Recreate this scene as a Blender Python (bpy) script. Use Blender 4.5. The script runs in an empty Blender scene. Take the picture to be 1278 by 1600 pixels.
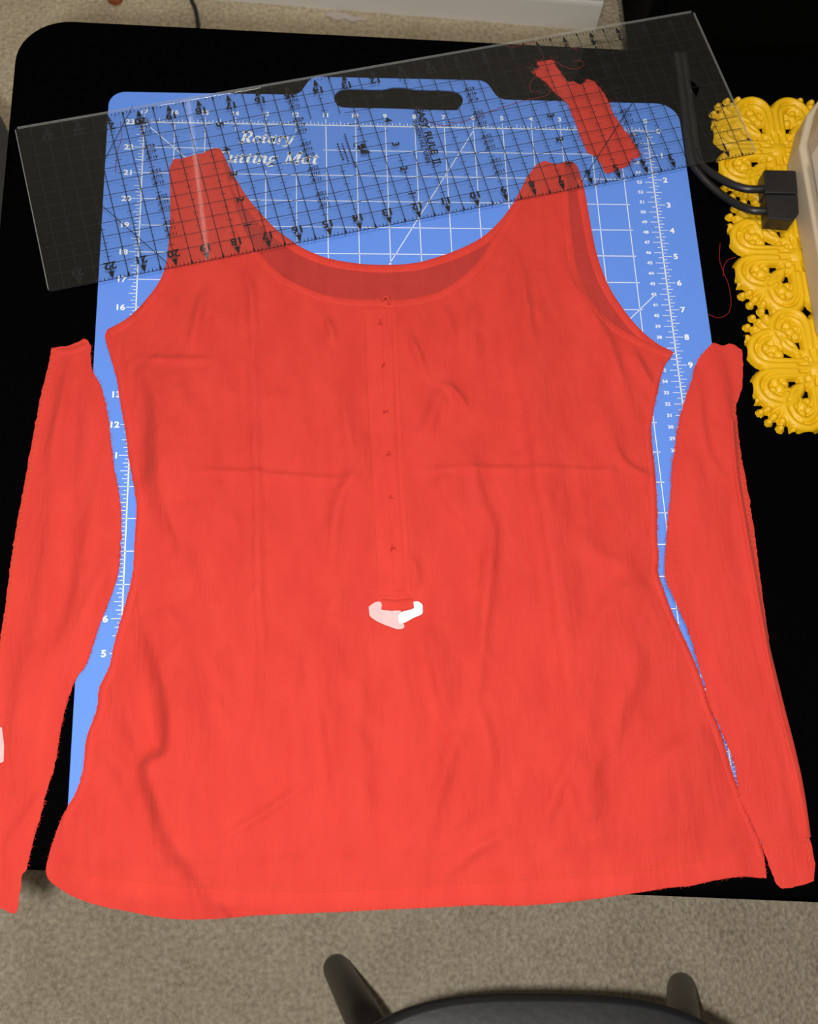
import bpy, bmesh, math, random
import numpy as np
from mathutils import Vector, Matrix
from mathutils.geometry import delaunay_2d_cdt

random.seed(7)
rng = np.random.default_rng(7)
scene = bpy.context.scene
C = scene.collection

# ------------------------------------------------------------------ camera
# World: x / y run along the printed inch grid of the cutting mat, z up, floor at 0.
INCH = 0.0254
TOP = 0.742                                    # height of the mat's upper face
CAM = np.array([0.13066355, -0.08219924, 0.84020686])
ROT = np.array([[0.99611922, -0.04024728, 0.07827291],
                [-0.01028593, -0.93646149, -0.35061955],
                [0.08741105, 0.34845376, -0.93324128]])
FPX = 1865.729

cam_d = bpy.data.cameras.new('camera')
cam_d.sensor_fit = 'VERTICAL'
cam_d.sensor_height = 24.0
cam_d.lens = FPX / 1600 * 24.0
cam_d.clip_start = 0.01
cam_d.dof.use_dof = True
cam_d.dof.focus_distance = 0.88
cam_d.dof.aperture_fstop = 10.0
cam = bpy.data.objects.new('camera', cam_d)
C.objects.link(cam)
M = Matrix.Identity(4)
for i in range(3):
    M[i][0] = ROT[0][i]; M[i][1] = -ROT[1][i]; M[i][2] = -ROT[2][i]
    M[i][3] = CAM[i]
M[2][3] += TOP
cam.matrix_world = M
scene.camera = cam

# ------------------------------------------------------------------ world, flash, exposure
w = bpy.data.worlds.new('room_ambient'); scene.world = w
w.use_nodes = True
w.node_tree.nodes['Background'].inputs[0].default_value = (1.0, 0.95, 0.88, 1)
w.node_tree.nodes['Background'].inputs[1].default_value = 0.07

fl = bpy.data.lights.new('camera_flash', 'SPOT')
fl.energy = 36.0
fl.color = (1.0, 0.985, 0.96)
fl.spot_size = math.radians(110)
fl.spot_blend = 0.6
fl.shadow_soft_size = 0.014
flo = bpy.data.objects.new('camera_flash', fl); C.objects.link(flo)
fm = M.copy()
off = Vector((-0.05, -0.022, 0.0))
fm.translation = M.translation + (M.to_3x3() @ off)
flo.matrix_world = fm

# unseen fill light, added overhead to brighten the baseboard on the back wall
cl = bpy.data.lights.new('baseboard_fill', 'AREA')
cl.shape = 'DISK'; cl.size = 0.35; cl.energy = 13.0; cl.color = (1.0, 0.93, 0.8)
clo = bpy.data.objects.new('baseboard_fill', cl); C.objects.link(clo)
clo.location = (0.25, 0.35, 2.38)

scene.view_settings.view_transform = 'Standard'
scene.view_settings.look = 'None'
scene.view_settings.gamma = 1.0
scene.view_settings.exposure = 0.0
scene.view_settings.use_curve_mapping = False

# ------------------------------------------------------------------ helpers
def at(u, v, h=0.0):
    """point of the photograph -> place at height h above the mat's face"""
    d = ROT.T @ np.array([(u - 639) / FPX, (v - 800) / FPX, 1.0])
    t = (h - CAM[2]) / d[2]
    p = CAM + t * d
    return np.array([p[0], p[1], h + TOP])

def atxy(pts, h=0.0):
    return np.array([at(u, v, h)[:2] for u, v in pts])

def tag(o, label=None, cat=None, group=None, kind=None):
    if label: o['label'] = label
    if cat: o['category'] = cat
    if group: o['group'] = group
    if kind: o['kind'] = kind
    return o

def thing(name, label, cat, loc=(0, 0, 0), rz=0.0, group=None):
    o = bpy.data.objects.new(name, None)
    o.empty_display_size = 0.02
    C.objects.link(o)
    o.location = loc; o.rotation_euler = (0, 0, rz)
    return tag(o, label, cat, group)

def link(name, me, mat, parent=None, smooth=False):
    o = bpy.data.objects.new(name, me)
    C.objects.link(o)
    if mat is not None and not me.materials: me.materials.append(mat)
    if parent is not None:
        o.parent = parent
        # meshes are built in world coordinates: undo the parent's placement
        o.matrix_parent_inverse = world_of(parent).inverted()
    if smooth:
        me.polygons.foreach_set('use_smooth', [True] * len(me.polygons))
    return o

def world_of(o):
    m = Matrix.LocRotScale(o.location, o.rotation_euler, o.scale)
    if o.parent is not None:
        m = world_of(o.parent) @ o.matrix_parent_inverse @ m
    return m

def mesh(name, verts, faces):
    me = bpy.data.meshes.new(name)
    me.from_pydata([tuple(map(float, v)) for v in verts], [], [tuple(int(i) for i in f) for f in faces])
    me.update()
    return me

def from_bm(name, bm, mat, parent=None, smooth=False):
    bmesh.ops.recalc_face_normals(bm, faces=bm.faces[:])
    me = bpy.data.meshes.new(name); bm.to_mesh(me); bm.free()
    return link(name, me, mat, parent, smooth)

class Soup:
    """collects flat or solid pieces of one part"""
    def __init__(s): s.v = []; s.f = []
    def add(s, v, f):
        n = len(s.v)
        s.v.extend([tuple(map(float, p)) for p in v]); s.f.extend([tuple(i + n for i in g) for g in f])
    def line(s, a, b, w, z):
        a = np.array(a[:2], float); b = np.array(b[:2], float)
        d = b - a; L = np.linalg.norm(d)
        if L < 1e-9: return
        n = np.array([-d[1], d[0]]) / L * w / 2
        q = [a + n, a - n, b - n, b + n]
        s.add([(p[0], p[1], z) for p in q], [(0, 1, 2, 3)])
    def poly(s, pts, z):
        s.add([(p[0], p[1], z) for p in pts], [tuple(range(len(pts)))])
    def build(s, name, mat, parent=None, smooth=False):
        return link(name, mesh(name, s.v, s.f), mat, parent, smooth)

def catmull(P, n=6, closed=False):
    P = np.array(P, float); N = len(P); out = []
    rngi = range(N if closed else N - 1)
    for i in rngi:
        if closed:
            p0, p1, p2, p3 = P[(i - 1) % N], P[i], P[(i + 1) % N], P[(i + 2) % N]
        else:
            p0, p1, p2, p3 = P[max(i - 1, 0)], P[i], P[i + 1], P[min(i + 2, N - 1)]
        for k in range(n):
            t = k / n
            out.append(0.5 * ((2 * p1) + (-p0 + p2) * t + (2 * p0 - 5 * p1 + 4 * p2 - p3) * t * t + (-p0 + 3 * p1 - 3 * p2 + p3) * t ** 3))
    if not closed: out.append(P[-1])
    return np.array(out)

def resample(P, step):
    P = np.array(P, float)
    s = np.r_[0, np.cumsum(np.linalg.norm(np.diff(P, axis=0), axis=1))]
    n = max(2, int(round(s[-1] / step)) + 1)
    t = np.linspace(0, s[-1], n)
    return np.c_[tuple(np.interp(t, s, P[:, k]) for k in range(P.shape[1]))]

def inside(pts, poly):
    x, y = pts[:, 0], pts[:, 1]
    r = np.zeros(len(pts), bool)
    j = len(poly) - 1
    for i in range(len(poly)):
        xi, yi = poly[i]; xj, yj = poly[j]
        c = ((yi > y) != (yj > y)) & (x < (xj - xi) * (y - yi) / (yj - yi + 1e-15) + xi)
        r ^= c
        j = i
    return r

def polydist(pts, line):
    """distance to a polyline, signed side and 0..1 position along it"""
    line = np.array(line, float)
    seg = np.linalg.norm(np.diff(line, axis=0), axis=1); cum = np.r_[0, np.cumsum(seg)]
    best = np.full(len(pts), 1e9); side = np.zeros(len(pts)); tt = np.zeros(len(pts))
    for i in range(len(line) - 1):
        a, b = line[i], line[i + 1]; d = b - a; L2 = d @ d + 1e-15
        t = np.clip(((pts - a) @ d) / L2, 0, 1)
        q = pts - (a + t[:, None] * d)
        dist = np.hypot(q[:, 0], q[:, 1])
        m = dist < best
        best[m] = dist[m]
        side[m] = np.sign(d[0] * q[m, 1] - d[1] * q[m, 0])
        tt[m] = (cum[i] + t[m] * seg[i]) / cum[-1]
    return best, side, tt

def fbm(p, scale, octaves=3, seed=0, stretch=(1, 1)):
    r = np.random.default_rng(seed); out = np.zeros(len(p)); a = 1.0; f = 1.0 / scale
    for o in range(octaves):
        for k in range(5):
            th = r.uniform(0, math.pi * 2); ph = r.uniform(0, 7, 2)
            dx, dy = math.cos(th) * stretch[0], math.sin(th) * stretch[1]
            out += a * np.sin((p[:, 0] * dx + p[:, 1] * dy) * f * 6.28 + ph[0] + 1.3 * np.sin((p[:, 0] * dy - p[:, 1] * dx) * f * 4.1 + ph[1]))
        a *= 0.5; f *= 1.9
    return out / 5

def tube(path, r, seg=8, cap=True):
    path = np.array(path, float); n = len(path)
    rr = np.full(n, r) if np.isscalar(r) else np.array(r)
    V = []; F = []
    for i in range(n):
        t = path[min(i + 1, n - 1)] - path[max(i - 1, 0)]
        t /= np.linalg.norm(t) + 1e-12
        up = np.array([0, 0, 1.0]) if abs(t[2]) < 0.9 else np.array([1.0, 0, 0])
        a = np.cross(up, t); a /= np.linalg.norm(a); b = np.cross(t, a)
        for k in range(seg):
            th = 2 * math.pi * k / seg
            V.append(path[i] + rr[i] * (math.cos(th) * a + math.sin(th) * b))
    for i in range(n - 1):
        for k in range(seg):
            F.append((i * seg + k, i * seg + (k + 1) % seg, (i + 1) * seg + (k + 1) % seg, (i + 1) * seg + k))
    if cap:
        F.append(tuple(range(seg))[::-1]); F.append(tuple((n - 1) * seg + k for k in range(seg)))
    return V, F

def prism(name, outline, z0, z1, mat, parent=None, bevel=0.0, holes=(), segs=3):
    """solid plate from an outline (and holes)"""
    bm = bmesh.new()
    loops = [outline] + list(holes)
    vs = [Vector((p[0], p[1])) for L in loops for p in L]
    ed = []; k = 0
    for L in loops:
        n = len(L); ed += [(k + i, k + (i + 1) % n) for i in range(n)]; k += n
    if holes:
        ov, oe, of, *_ = delaunay_2d_cdt(vs, ed, [], 0, 1e-7)
        hol = [np.array(h) for h in holes]
        tris = []
        for f in of:
            c = np.mean([ov[i] for i in f], axis=0)[None, :]
            if inside(c, np.array(outline))[0] and not any(inside(c, h)[0] for h in hol):
                tris.append(f)
        bv = [bm.verts.new((v[0], v[1], z1)) for v in ov]
        fs = [bm.faces.new([bv[i] for i in f]) for f in tris]
    else:
        bv = [bm.verts.new((v[0], v[1], z1)) for v in vs]
        fs = [bm.faces.new(bv)]
    r = bmesh.ops.extrude_face_region(bm, geom=fs)
    nv = [g for g in r['geom'] if isinstance(g, bmesh.types.BMVert)]
    for v in nv: v.co.z = z0
    bm.normal_update()
    if bevel > 0:
        es = [e for e in bm.edges if len(e.link_faces) == 2 and abs(e.verts[0].co.z - e.verts[1].co.z) < 1e-9
              and abs(e.link_faces[0].normal.z) + abs(e.link_faces[1].normal.z) < 1.5 and abs(abs(e.link_faces[0].normal.z) - abs(e.link_faces[1].normal.z)) > 0.5]
        bmesh.ops.bevel(bm, geom=es, offset=bevel, segments=segs, affect='EDGES', profile=0.5)
    return from_bm(name, bm, mat, parent)

def rounded(poly, radii, n=8):
    """polygon with rounded corners"""
    poly = [np.array(p, float) for p in poly]; out = []
    N = len(poly)
    for i in range(N):
        p, a, b = poly[i], poly[i - 1], poly[(i + 1) % N]
        r = radii[i] if hasattr(radii, '__len__') else radii
        if r <= 0: out.append(p); continue
        u = (a - p) / np.linalg.norm(a - p); v = (b - p) / np.linalg.norm(b - p)
        ang = math.acos(np.clip(u @ v, -1, 1)); d = r / math.tan(ang / 2)
        c = p + (u + v) / np.linalg.norm(u + v) * r / math.sin(ang / 2)
        s, e = p + u * d - c, p + v * d - c
        a0 = math.atan2(s[1], s[0]); a1 = math.atan2(e[1], e[0])
        da = (a1 - a0 + math.pi) % (2 * math.pi) - math.pi
        for k in range(n + 1):
            t = a0 + da * k / n
            out.append(c + r * np.array([math.cos(t), math.sin(t)]))
    return out

def box_bm(bm, lo, hi, bevel=0.0, segs=2):
    r = bmesh.ops.create_cube(bm, size=1.0)
    vs = r['verts']
    for v in vs:
        v.co = Vector([lo[k] + (v.co[k] + 0.5) * (hi[k] - lo[k]) for k in range(3)])
    if bevel > 0:
        es = list({e for v in vs for e in v.link_edges})
        bmesh.ops.bevel(bm, geom=es, offset=bevel, segments=segs, affect='EDGES', profile=0.5)

# text with the built-in font, cached as flat geometry centred on its middle
_txt = {}
def text_geo(s, bold=0.0):
    key = (s, bold)
    if key not in _txt:
        cu = bpy.data.curves.new('t', 'FONT'); cu.body = s; cu.size = 1.0; cu.offset = bold
        cu.resolution_u = 3
        o = bpy.data.objects.new('t', cu); C.objects.link(o)
        dg = bpy.context.evaluated_depsgraph_get(); dg.update()
        me = bpy.data.meshes.new_from_object(o.evaluated_get(dg))
        v = np.array([q.co[:2] for q in me.vertices]); f = [tuple(p.vertices) for p in me.polygons]
        bpy.data.objects.remove(o); bpy.data.curves.remove(cu); bpy.data.meshes.remove(me)
        mid = (v.min(0) + v.max(0)) / 2
        ht = (v[:, 1].max() - v[:, 1].min())
        _txt[key] = (v - mid, f, ht)
    return _txt[key]

def put_text(soup, s, pos, height, xdir, z, bold=0.02, stretch=1.0, flip=False):
    """text centred at pos, capital height in metres, reading along xdir"""
    v, f, ht = text_geo(s, bold)
    k = height / 0.72
    xd = np.array(xdir, float) / np.linalg.norm(xdir); yd = np.array([-xd[1], xd[0]])
    p = np.array(pos[:2]) + (v[:, :1] * stretch * k) * xd + (v[:, 1:] * k) * yd
    soup.add(np.c_[p, np.full(len(p), z)], f)

def put_number(s, pos, height, xdir, z, bold, stretch, mat, parent):
    S = Soup(); put_text(S, s, pos, height, xdir, z, bold, stretch)
    return S.build('inch_number', MAT[mat], parent)

# ------------------------------------------------------------------ materials
def new_mat(name):
    m = bpy.data.materials.new(name); m.use_nodes = True
    nt = m.node_tree; b = nt.nodes['Principled BSDF']
    return m, nt, b

def simple(name, col, rough=0.5, spec=0.5, noise=None, metallic=0.0):
    """noise = (scale, amount, bump)"""
    m, nt, b = new_mat(name)
    b.inputs['Base Color'].default_value = (*col, 1)
    b.inputs['Roughness'].default_value = rough
    b.inputs['Specular IOR Level'].default_value = spec
    b.inputs['Metallic'].default_value = metallic
    if noise:
        tc = nt.nodes.new('ShaderNodeTexCoord'); n = nt.nodes.new('ShaderNodeTexNoise')
        n.inputs['Scale'].default_value = noise[0]; n.inputs['Detail'].default_value = 5
        nt.links.new(tc.outputs['Object'], n.inputs['Vector'])
        cr = nt.nodes.new('ShaderNodeValToRGB')
        a = noise[1]
        cr.color_ramp.elements[0].position = 0.3; cr.color_ramp.elements[1].position = 0.7
        cr.color_ramp.elements[0].color = (*[c * (1 - a) for c in col], 1)
        cr.color_ramp.elements[1].color = (*[min(1, c * (1 + a)) for c in col], 1)
        nt.links.new(n.outputs['Fac'], cr.inputs['Fac']); nt.links.new(cr.outputs['Color'], b.inputs['Base Color'])
        if noise[2] > 0:
            bp = nt.nodes.new('ShaderNodeBump'); bp.inputs['Strength'].default_value = noise[2]; bp.inputs['Distance'].default_value = 0.001
            nt.links.new(n.outputs['Fac'], bp.inputs['Height']); nt.links.new(bp.outputs['Normal'], b.inputs['Normal'])
    return m

def fabric(name, col, sheer=0.0):
    m, nt, b = new_mat(name)
    b.inputs['Roughness'].default_value = 0.85
    b.inputs['Specular IOR Level'].default_value = 0.12
    b.inputs['Sheen Weight'].default_value = 0.12
    b.inputs['Sheen Tint'].default_value = (1.0, 0.45, 0.35, 1)
    tc = nt.nodes.new('ShaderNodeTexCoord')
    # threads: two crossed wave textures
    hs = []
    for ax in ('X', 'Y'):
        wv = nt.nodes.new('ShaderNodeTexWave'); wv.bands_direction = ax
        wv.inputs['Scale'].default_value = 520; wv.inputs['Distortion'].default_value = 1.5; wv.inputs['Detail'].default_value = 1
        nt.links.new(tc.outputs['Object'], wv.inputs['Vector']); hs.append(wv)
    ad = nt.nodes.new('ShaderNodeMath'); ad.operation = 'ADD'
    nt.links.new(hs[0].outputs['Fac'], ad.inputs[0]); nt.links.new(hs[1].outputs['Fac'], ad.inputs[1])
    n = nt.nodes.new('ShaderNodeTexNoise'); n.inputs['Scale'].default_value = 55; n.inputs['Detail'].default_value = 6
    mp = nt.nodes.new('ShaderNodeMapping'); mp.inputs['Scale'].default_value = (1.0, 0.35, 1.0)
    nt.links.new(tc.outputs['Object'], mp.inputs['Vector']); nt.links.new(mp.outputs['Vector'], n.inputs['Vector'])
    cr = nt.nodes.new('ShaderNodeValToRGB')
    cr.color_ramp.elements[0].position = 0.25; cr.color_ramp.elements[1].position = 0.75
    cr.color_ramp.elements[0].color = (col[0] * 0.93, col[1] * 0.86, col[2] * 0.86, 1)
    cr.color_ramp.elements[1].color = (min(1, col[0] * 1.05), col[1] * 1.1, col[2] * 1.1, 1)
    nt.links.new(n.outputs['Fac'], cr.inputs['Fac']); nt.links.new(cr.outputs['Color'], b.inputs['Base Color'])
    b1 = nt.nodes.new('ShaderNodeBump'); b1.inputs['Strength'].default_value = 0.35; b1.inputs['Distance'].default_value = 0.004
    n3 = nt.nodes.new('ShaderNodeTexNoise'); n3.inputs['Scale'].default_value = 34; n3.inputs['Detail'].default_value = 5; n3.inputs['Roughness'].default_value = 0.6; n3.inputs['Distortion'].default_value = 1.2
    mp3 = nt.nodes.new('ShaderNodeMapping'); mp3.inputs['Scale'].default_value = (2.2, 0.45, 1.0); mp3.inputs['Rotation'].default_value = (0, 0, 0.12)
    nt.links.new(tc.outputs['Object'], mp3.inputs['Vector']); nt.links.new(mp3.outputs['Vector'], n3.inputs['Vector'])
    b0 = nt.nodes.new('ShaderNodeBump'); b0.inputs['Strength'].default_value = 0.27; b0.inputs['Distance'].default_value = 0.006
    nt.links.new(n3.outputs['Fac'], b0.inputs['Height']); nt.links.new(b0.outputs['Normal'], b1.inputs['Normal'])
    nt.links.new(n.outputs['Fac'], b1.inputs['Height'])
    b2 = nt.nodes.new('ShaderNodeBump'); b2.inputs['Strength'].default_value = 0.12; b2.inputs['Distance'].default_value = 0.0004
    nt.links.new(ad.outputs[0], b2.inputs['Height']); nt.links.new(b1.outputs['Normal'], b2.inputs['Normal'])
    nt.links.new(b2.outputs['Normal'], b.inputs['Normal'])
    if sheer > 0:
        tr = nt.nodes.new('ShaderNodeBsdfTransparent'); tr.inputs[0].default_value = (1.0, 0.5, 0.45, 1)
        mx = nt.nodes.new('ShaderNodeMixShader'); mx.inputs[0].default_value = sheer
        out = nt.nodes['Material Output']
        nt.links.new(b.outputs[0], mx.inputs[1]); nt.links.new(tr.outputs[0], mx.inputs[2]); nt.links.new(mx.outputs[0], out.inputs[0])
    return m

def acrylic(name):
    m, nt, b = new_mat(name)
    nt.nodes.remove(b)
    out = nt.nodes['Material Output']
    # surface reflection grows towards grazing angles, alike from both sides of the sheet
    lw_ = nt.nodes.new('ShaderNodeLayerWeight'); lw_.inputs['Blend'].default_value = 0.5
    pw = nt.nodes.new('ShaderNodeMath'); pw.operation = 'POWER'; pw.inputs[1].default_value = 5.0
    nt.links.new(lw_.outputs['Facing'], pw.inputs[0])
    fr = nt.nodes.new('ShaderNodeMath'); fr.operation = 'MULTIPLY_ADD'; fr.inputs[1].default_value = 0.6; fr.inputs[2].default_value = 0.017
    nt.links.new(pw.outputs[0], fr.inputs[0])
    tr = nt.nodes.new('ShaderNodeBsdfTransparent'); tr.inputs[0].default_value = (0.955, 0.965, 0.96, 1)
    gl = nt.nodes.new('ShaderNodeBsdfGlossy'); gl.inputs['Roughness'].default_value = 0.03
    df = nt.nodes.new('ShaderNodeBsdfDiffuse'); df.inputs[0].default_value = (0.8, 0.78, 0.68, 1)
    m1 = nt.nodes.new('ShaderNodeMixShader'); m2 = nt.nodes.new('ShaderNodeMixShader')
    m1.inputs[0].default_value = 0.007                     # pale diffuse veil standing in for the ceiling's reflection
    nt.links.new(tr.outputs[0], m1.inputs[1]); nt.links.new(df.outputs[0], m1.inputs[2])
    nt.links.new(fr.outputs[0], m2.inputs[0]); nt.links.new(m1.outputs[0], m2.inputs[1]); nt.links.new(gl.outputs[0], m2.inputs[2])
    nt.links.new(m2.outputs[0], out.inputs[0])
    return m

def frosted(name):
    m, nt, b = new_mat(name)
    b.inputs['Base Color'].default_value = (0.62, 0.62, 0.60, 1); b.inputs['Roughness'].default_value = 0.5
    tr = nt.nodes.new('ShaderNodeBsdfTransparent'); mx = nt.nodes.new('ShaderNodeMixShader'); mx.inputs[0].default_value = 0.84
    nt.links.new(b.outputs[0], mx.inputs[1]); nt.links.new(tr.outputs[0], mx.inputs[2]); nt.links.new(mx.outputs[0], nt.nodes['Material Output'].inputs[0])
    return m

def carpet_mat():
    m, nt, b = new_mat('carpet_beige')
    b.inputs['Roughness'].default_value = 0.95; b.inputs['Specular IOR Level'].default_value = 0.05
    tc = nt.nodes.new('ShaderNodeTexCoord')
    n = nt.nodes.new('ShaderNodeTexNoise'); n.inputs['Scale'].default_value = 150; n.inputs['Detail'].default_value = 6; n.inputs['Roughness'].default_value = 0.65
    n2 = nt.nodes.new('ShaderNodeTexNoise'); n2.inputs['Scale'].default_value = 14; n2.inputs['Detail'].default_value = 4
    v = nt.nodes.new('ShaderNodeTexVoronoi'); v.inputs['Scale'].default_value = 190
    for q in (n, n2, v): nt.links.new(tc.outputs['Object'], q.inputs['Vector'])
    cr = nt.nodes.new('ShaderNodeValToRGB')
    e = cr.color_ramp.elements
    e[0].position = 0.28; e[0].color = (0.41, 0.335, 0.23, 1)
    e[1].position = 0.72; e[1].color = (0.90, 0.775, 0.585, 1)
    k = cr.color_ramp.elements.new(0.5); k.color = (0.67, 0.565, 0.41, 1)
    ad = nt.nodes.new('ShaderNodeMath'); ad.operation = 'MULTIPLY_ADD'; ad.inputs[1].default_value = 0.25; 
    nt.links.new(n2.outputs['Fac'], ad.inputs[0]); 
    sb = nt.nodes.new('ShaderNodeMath'); sb.operation = 'ADD'; sb.inputs[1].default_value = -0.125
    nt.links.new(n.outputs['Fac'], sb.inputs[0]); nt.links.new(sb.outputs[0], ad.inputs[2])
    nt.links.new(ad.outputs[0], cr.inputs['Fac']); nt.links.new(cr.outputs['Color'], b.inputs['Base Color'])
    mm = nt.nodes.new('ShaderNodeMath'); mm.operation = 'ADD'
    nt.links.new(n.outputs['Fac'], mm.inputs[0]); nt.links.new(v.outputs['Distance'], mm.inputs[1])
    bp = nt.nodes.new('ShaderNodeBump'); bp.inputs['Strength'].default_value = 0.7; bp.inputs['Distance'].default_value = 0.005
    nt.links.new(mm.outputs[0], bp.inputs['Height']); nt.links.new(bp.outputs['Normal'], b.inputs['Normal'])
    return m

RED = (0.535, 0.041, 0.030)
MAT = {
    'table': simple('black_laminate', (0.0010, 0.0010, 0.0011), 0.7, 0.0),
    'mat': simple('blue_vinyl', (0.098, 0.225, 0.68), 0.6, 0.2, (900, 0.03, 0.05)),
    'mat_print': simple('white_ink', (0.72, 0.74, 0.78), 0.6, 0.2),
    'ink': simple('black_ink', (0.006, 0.007, 0.012), 0.5, 0.2),
    'acrylic': acrylic('clear_acrylic'),
    'frosted': frosted('saw_cut_acrylic'),
    'front': fabric('red_cotton_front', RED, 0.05),
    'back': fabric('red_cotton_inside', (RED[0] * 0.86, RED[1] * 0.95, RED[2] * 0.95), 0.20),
    'red': fabric('red_cotton_double', RED, 0.0),
    'stitch': simple('orange_red_thread', (0.60, 0.070, 0.036), 0.7, 0.2),
    'thread': simple('dark_red_thread', (0.24, 0.010, 0.012), 0.7, 0.2),
    'tape': simple('white_stay_tape', (0.64, 0.39, 0.40), 0.6, 0.3, (300, 0.05, 0.1)),
    'yellow': simple('yellow_paint', (0.62, 0.36, 0.004), 0.42, 0.35, (60, 0.05, 0.1)),
    'beige': simple('beige_plastic', (0.46, 0.38, 0.27), 0.4, 0.4, (40, 0.03, 0.0)),
    'cream': simple('cream_plastic', (0.66, 0.60, 0.49), 0.35, 0.4),
    'pink': simple('pink_print', (0.5, 0.05, 0.12), 0.5, 0.3),
    'plug': simple('black_rubber', (0.012, 0.012, 0.013), 0.38, 0.4, (200, 0.1, 0.1)),
    'seat': simple('black_vinyl', (0.009, 0.010, 0.0125), 0.47, 0.9, (120, 0.15, 0.25)),
    'leg': simple('black_lacquer', (0.022, 0.020, 0.017), 0.4, 0.35),
    'carpet': carpet_mat(),
    'white': simple('white_paint', (0.88, 0.87, 0.83), 0.35, 0.5, (8, 0.02, 0.0)),
    'wall': simple('off_white_wall', (0.70, 0.67, 0.60), 0.8, 0.2, (25, 0.02, 0.1)),
    'cabinet': simple('black_wood', (0.003, 0.003, 0.003), 0.7, 0.03, (30, 0.1, 0.05)),
    'rust': simple('rust_felt', (0.36, 0.11, 0.04), 0.9, 0.1, (80, 0.1, 0.2)),
    'pale_bit': simple('pale_gloss', (0.62, 0.54, 0.50), 0.2, 0.6),
}

# ------------------------------------------------------------------ setting
def struct(o): return tag(o, kind='structure')

bm = bmesh.new(); box_bm(bm, (-2.6, -2.0, -0.05), (2.8, 3.6, 0.0))
struct(from_bm('floor', bm, MAT['carpet']))
bm = bmesh.new(); box_bm(bm, (-2.6, -2.0, 2.44), (2.8, 3.6, 2.5))
struct(from_bm('ceiling', bm, MAT['wall']))

W0 = at(340, 0, -TOP)[:2]; W1 = at(930, 48, -TOP)[:2]       # foot of the baseboard
wd = (W1 - W0) / np.linalg.norm(W1 - W0); wn = np.array([-wd[1], wd[0]])
WL = W0 - wd * 2.2
def wall_prism(name, prof, a, b, mat):
    """profile (depth towards the room, height) swept from a to b"""
    V = []; n = len(prof)
    for p in (a, b):
        for d, h in prof: V.append((*(p - wn * d), h))
    F = [(i, (i + 1) % n, n + (i + 1) % n, n + i) for i in range(n)] + [tuple(range(n))[::-1], tuple(range(n, 2 * n))]
    return link(name, mesh(name, V, F), mat)
struct(wall_prism('wall_back', [(-0.014, 0), (-0.014, 2.44), (-0.12, 2.44), (-0.12, 0)], WL, W1 - wd * 0.006, MAT['wall']))
bm = bmesh.new(); box_bm(bm, (-2.6, 3.6, 0), (2.8, 3.7, 2.44)); struct(from_bm('reflection_wall', bm, MAT['wall']))  # unseen wall, added to keep the reflection in the ruler even
prof = [(0, 0), (0, 0.055), (-0.001, 0.060), (-0.004, 0.064), (-0.004, 0.068), (0.001, 0.072), (0.001, 0.080), (-0.002, 0.086), (-0.009, 0.092), (-0.012, 0.10), (-0.014, 0.10), (-0.014, 0)]
struct(wall_prism('baseboard_back', prof, WL, W1, MAT['white']))

# ------------------------------------------------------------------ table
fe0, fe1 = at(60, 1356, -0.002)[:2], at(1120, 1400, -0.002)[:2]
be0, be1 = at(120, 31, -0.002)[:2], at(1278, 90, -0.002)[:2]
def on(a, b, x): return np.array([x, a[1] + (b[1] - a[1]) * (x - a[0]) / (b[0] - a[0])])
def front_y(x): return fe0[1] + (fe1[1] - fe0[1]) * (x - fe0[0]) / (fe1[0] - fe0[0])
TXR = 1.20
tbl = [on(fe0, fe1, -0.112), on(fe0, fe1, TXR), on(be0, be1, TXR), on(be0, be1, -0.112)]
T = thing('table', 'large black matte table with rounded corners standing on beige carpet', 'table', (0.5, 0.32, 0))
prism('table_top', rounded(tbl, [0.05, 0.05, 0.05, 0.045], 10), TOP - 0.030, TOP - 0.002, MAT['table'], T, 0.004)
ap = rounded([tbl[0] + (.05, .05), tbl[1] + (-.05, .05), tbl[2] + (-.05, -.05), tbl[3] + (.05, -.05)], 0.01, 2)
ap2 = [np.array(p) for p in rounded([tbl[0] + (.07, .07), tbl[1] + (-.07, .07), tbl[2] + (-.07, -.07), tbl[3] + (.07, -.07)], 0.01, 2)]
prism('apron', ap, TOP - 0.10, TOP - 0.0302, MAT['table'], T, 0, [ap2])
for q, (sx, sy) in zip(tbl, ((1, 1), (-1, 1), (-1, -1), (1, -1))):
    c = q + np.array([sx * 0.10, sy * 0.10])
    bm = bmesh.new(); box_bm(bm, (c[0] - .025, c[1] - .025, 0.0), (c[0] + .025, c[1] + .025, TOP - 0.0302), 0.004)
    for v in bm.verts:
        if v.co.z < 0.1: v.co.x = c[0] + (v.co.x - c[0]) * 0.75; v.co.y = c[1] + (v.co.y - c[1]) * 0.75
    from_bm('leg', bm, MAT['table'], T)

# ------------------------------------------------------------------ cutting mat
I = INCH
def g(x, y): return np.array([x * I, y * I])
cm = thing('cutting_mat', 'blue rotary cutting mat with white inch grid under the red top', 'cutting mat', (8.5 * I, 11.5 * I, TOP - 0.002))
body = [g(-1.2, -0.45), g(18.22, -0.75), g(18.24, 24.18), g(11.95, 24.22), g(11.55, 25.02), g(5.55, 25.02), g(5.1, 24.25), g(-1.2, 24.22)]
outl = rounded(body, [.012, .012, .020, .012, .012, .012, .010, .014], 7)
slot_px = [(522, 152), (530, 141), (545, 138), (595, 139), (612, 136), (632, 136), (650, 139), (705, 141), (720, 148), (723, 158), (716, 169), (703, 172), (600, 169), (545, 168), (529, 165)]
slot = catmull(atxy(slot_px), 4, True)
prism('mat_sheet', outl, TOP - 0.002, TOP, MAT['mat'], cm, 0.0004, [slot], 2)
ZP = TOP + 0.00012
gl = Soup(); tk = Soup(); sm = Soup()
LW = 0.00062
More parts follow.
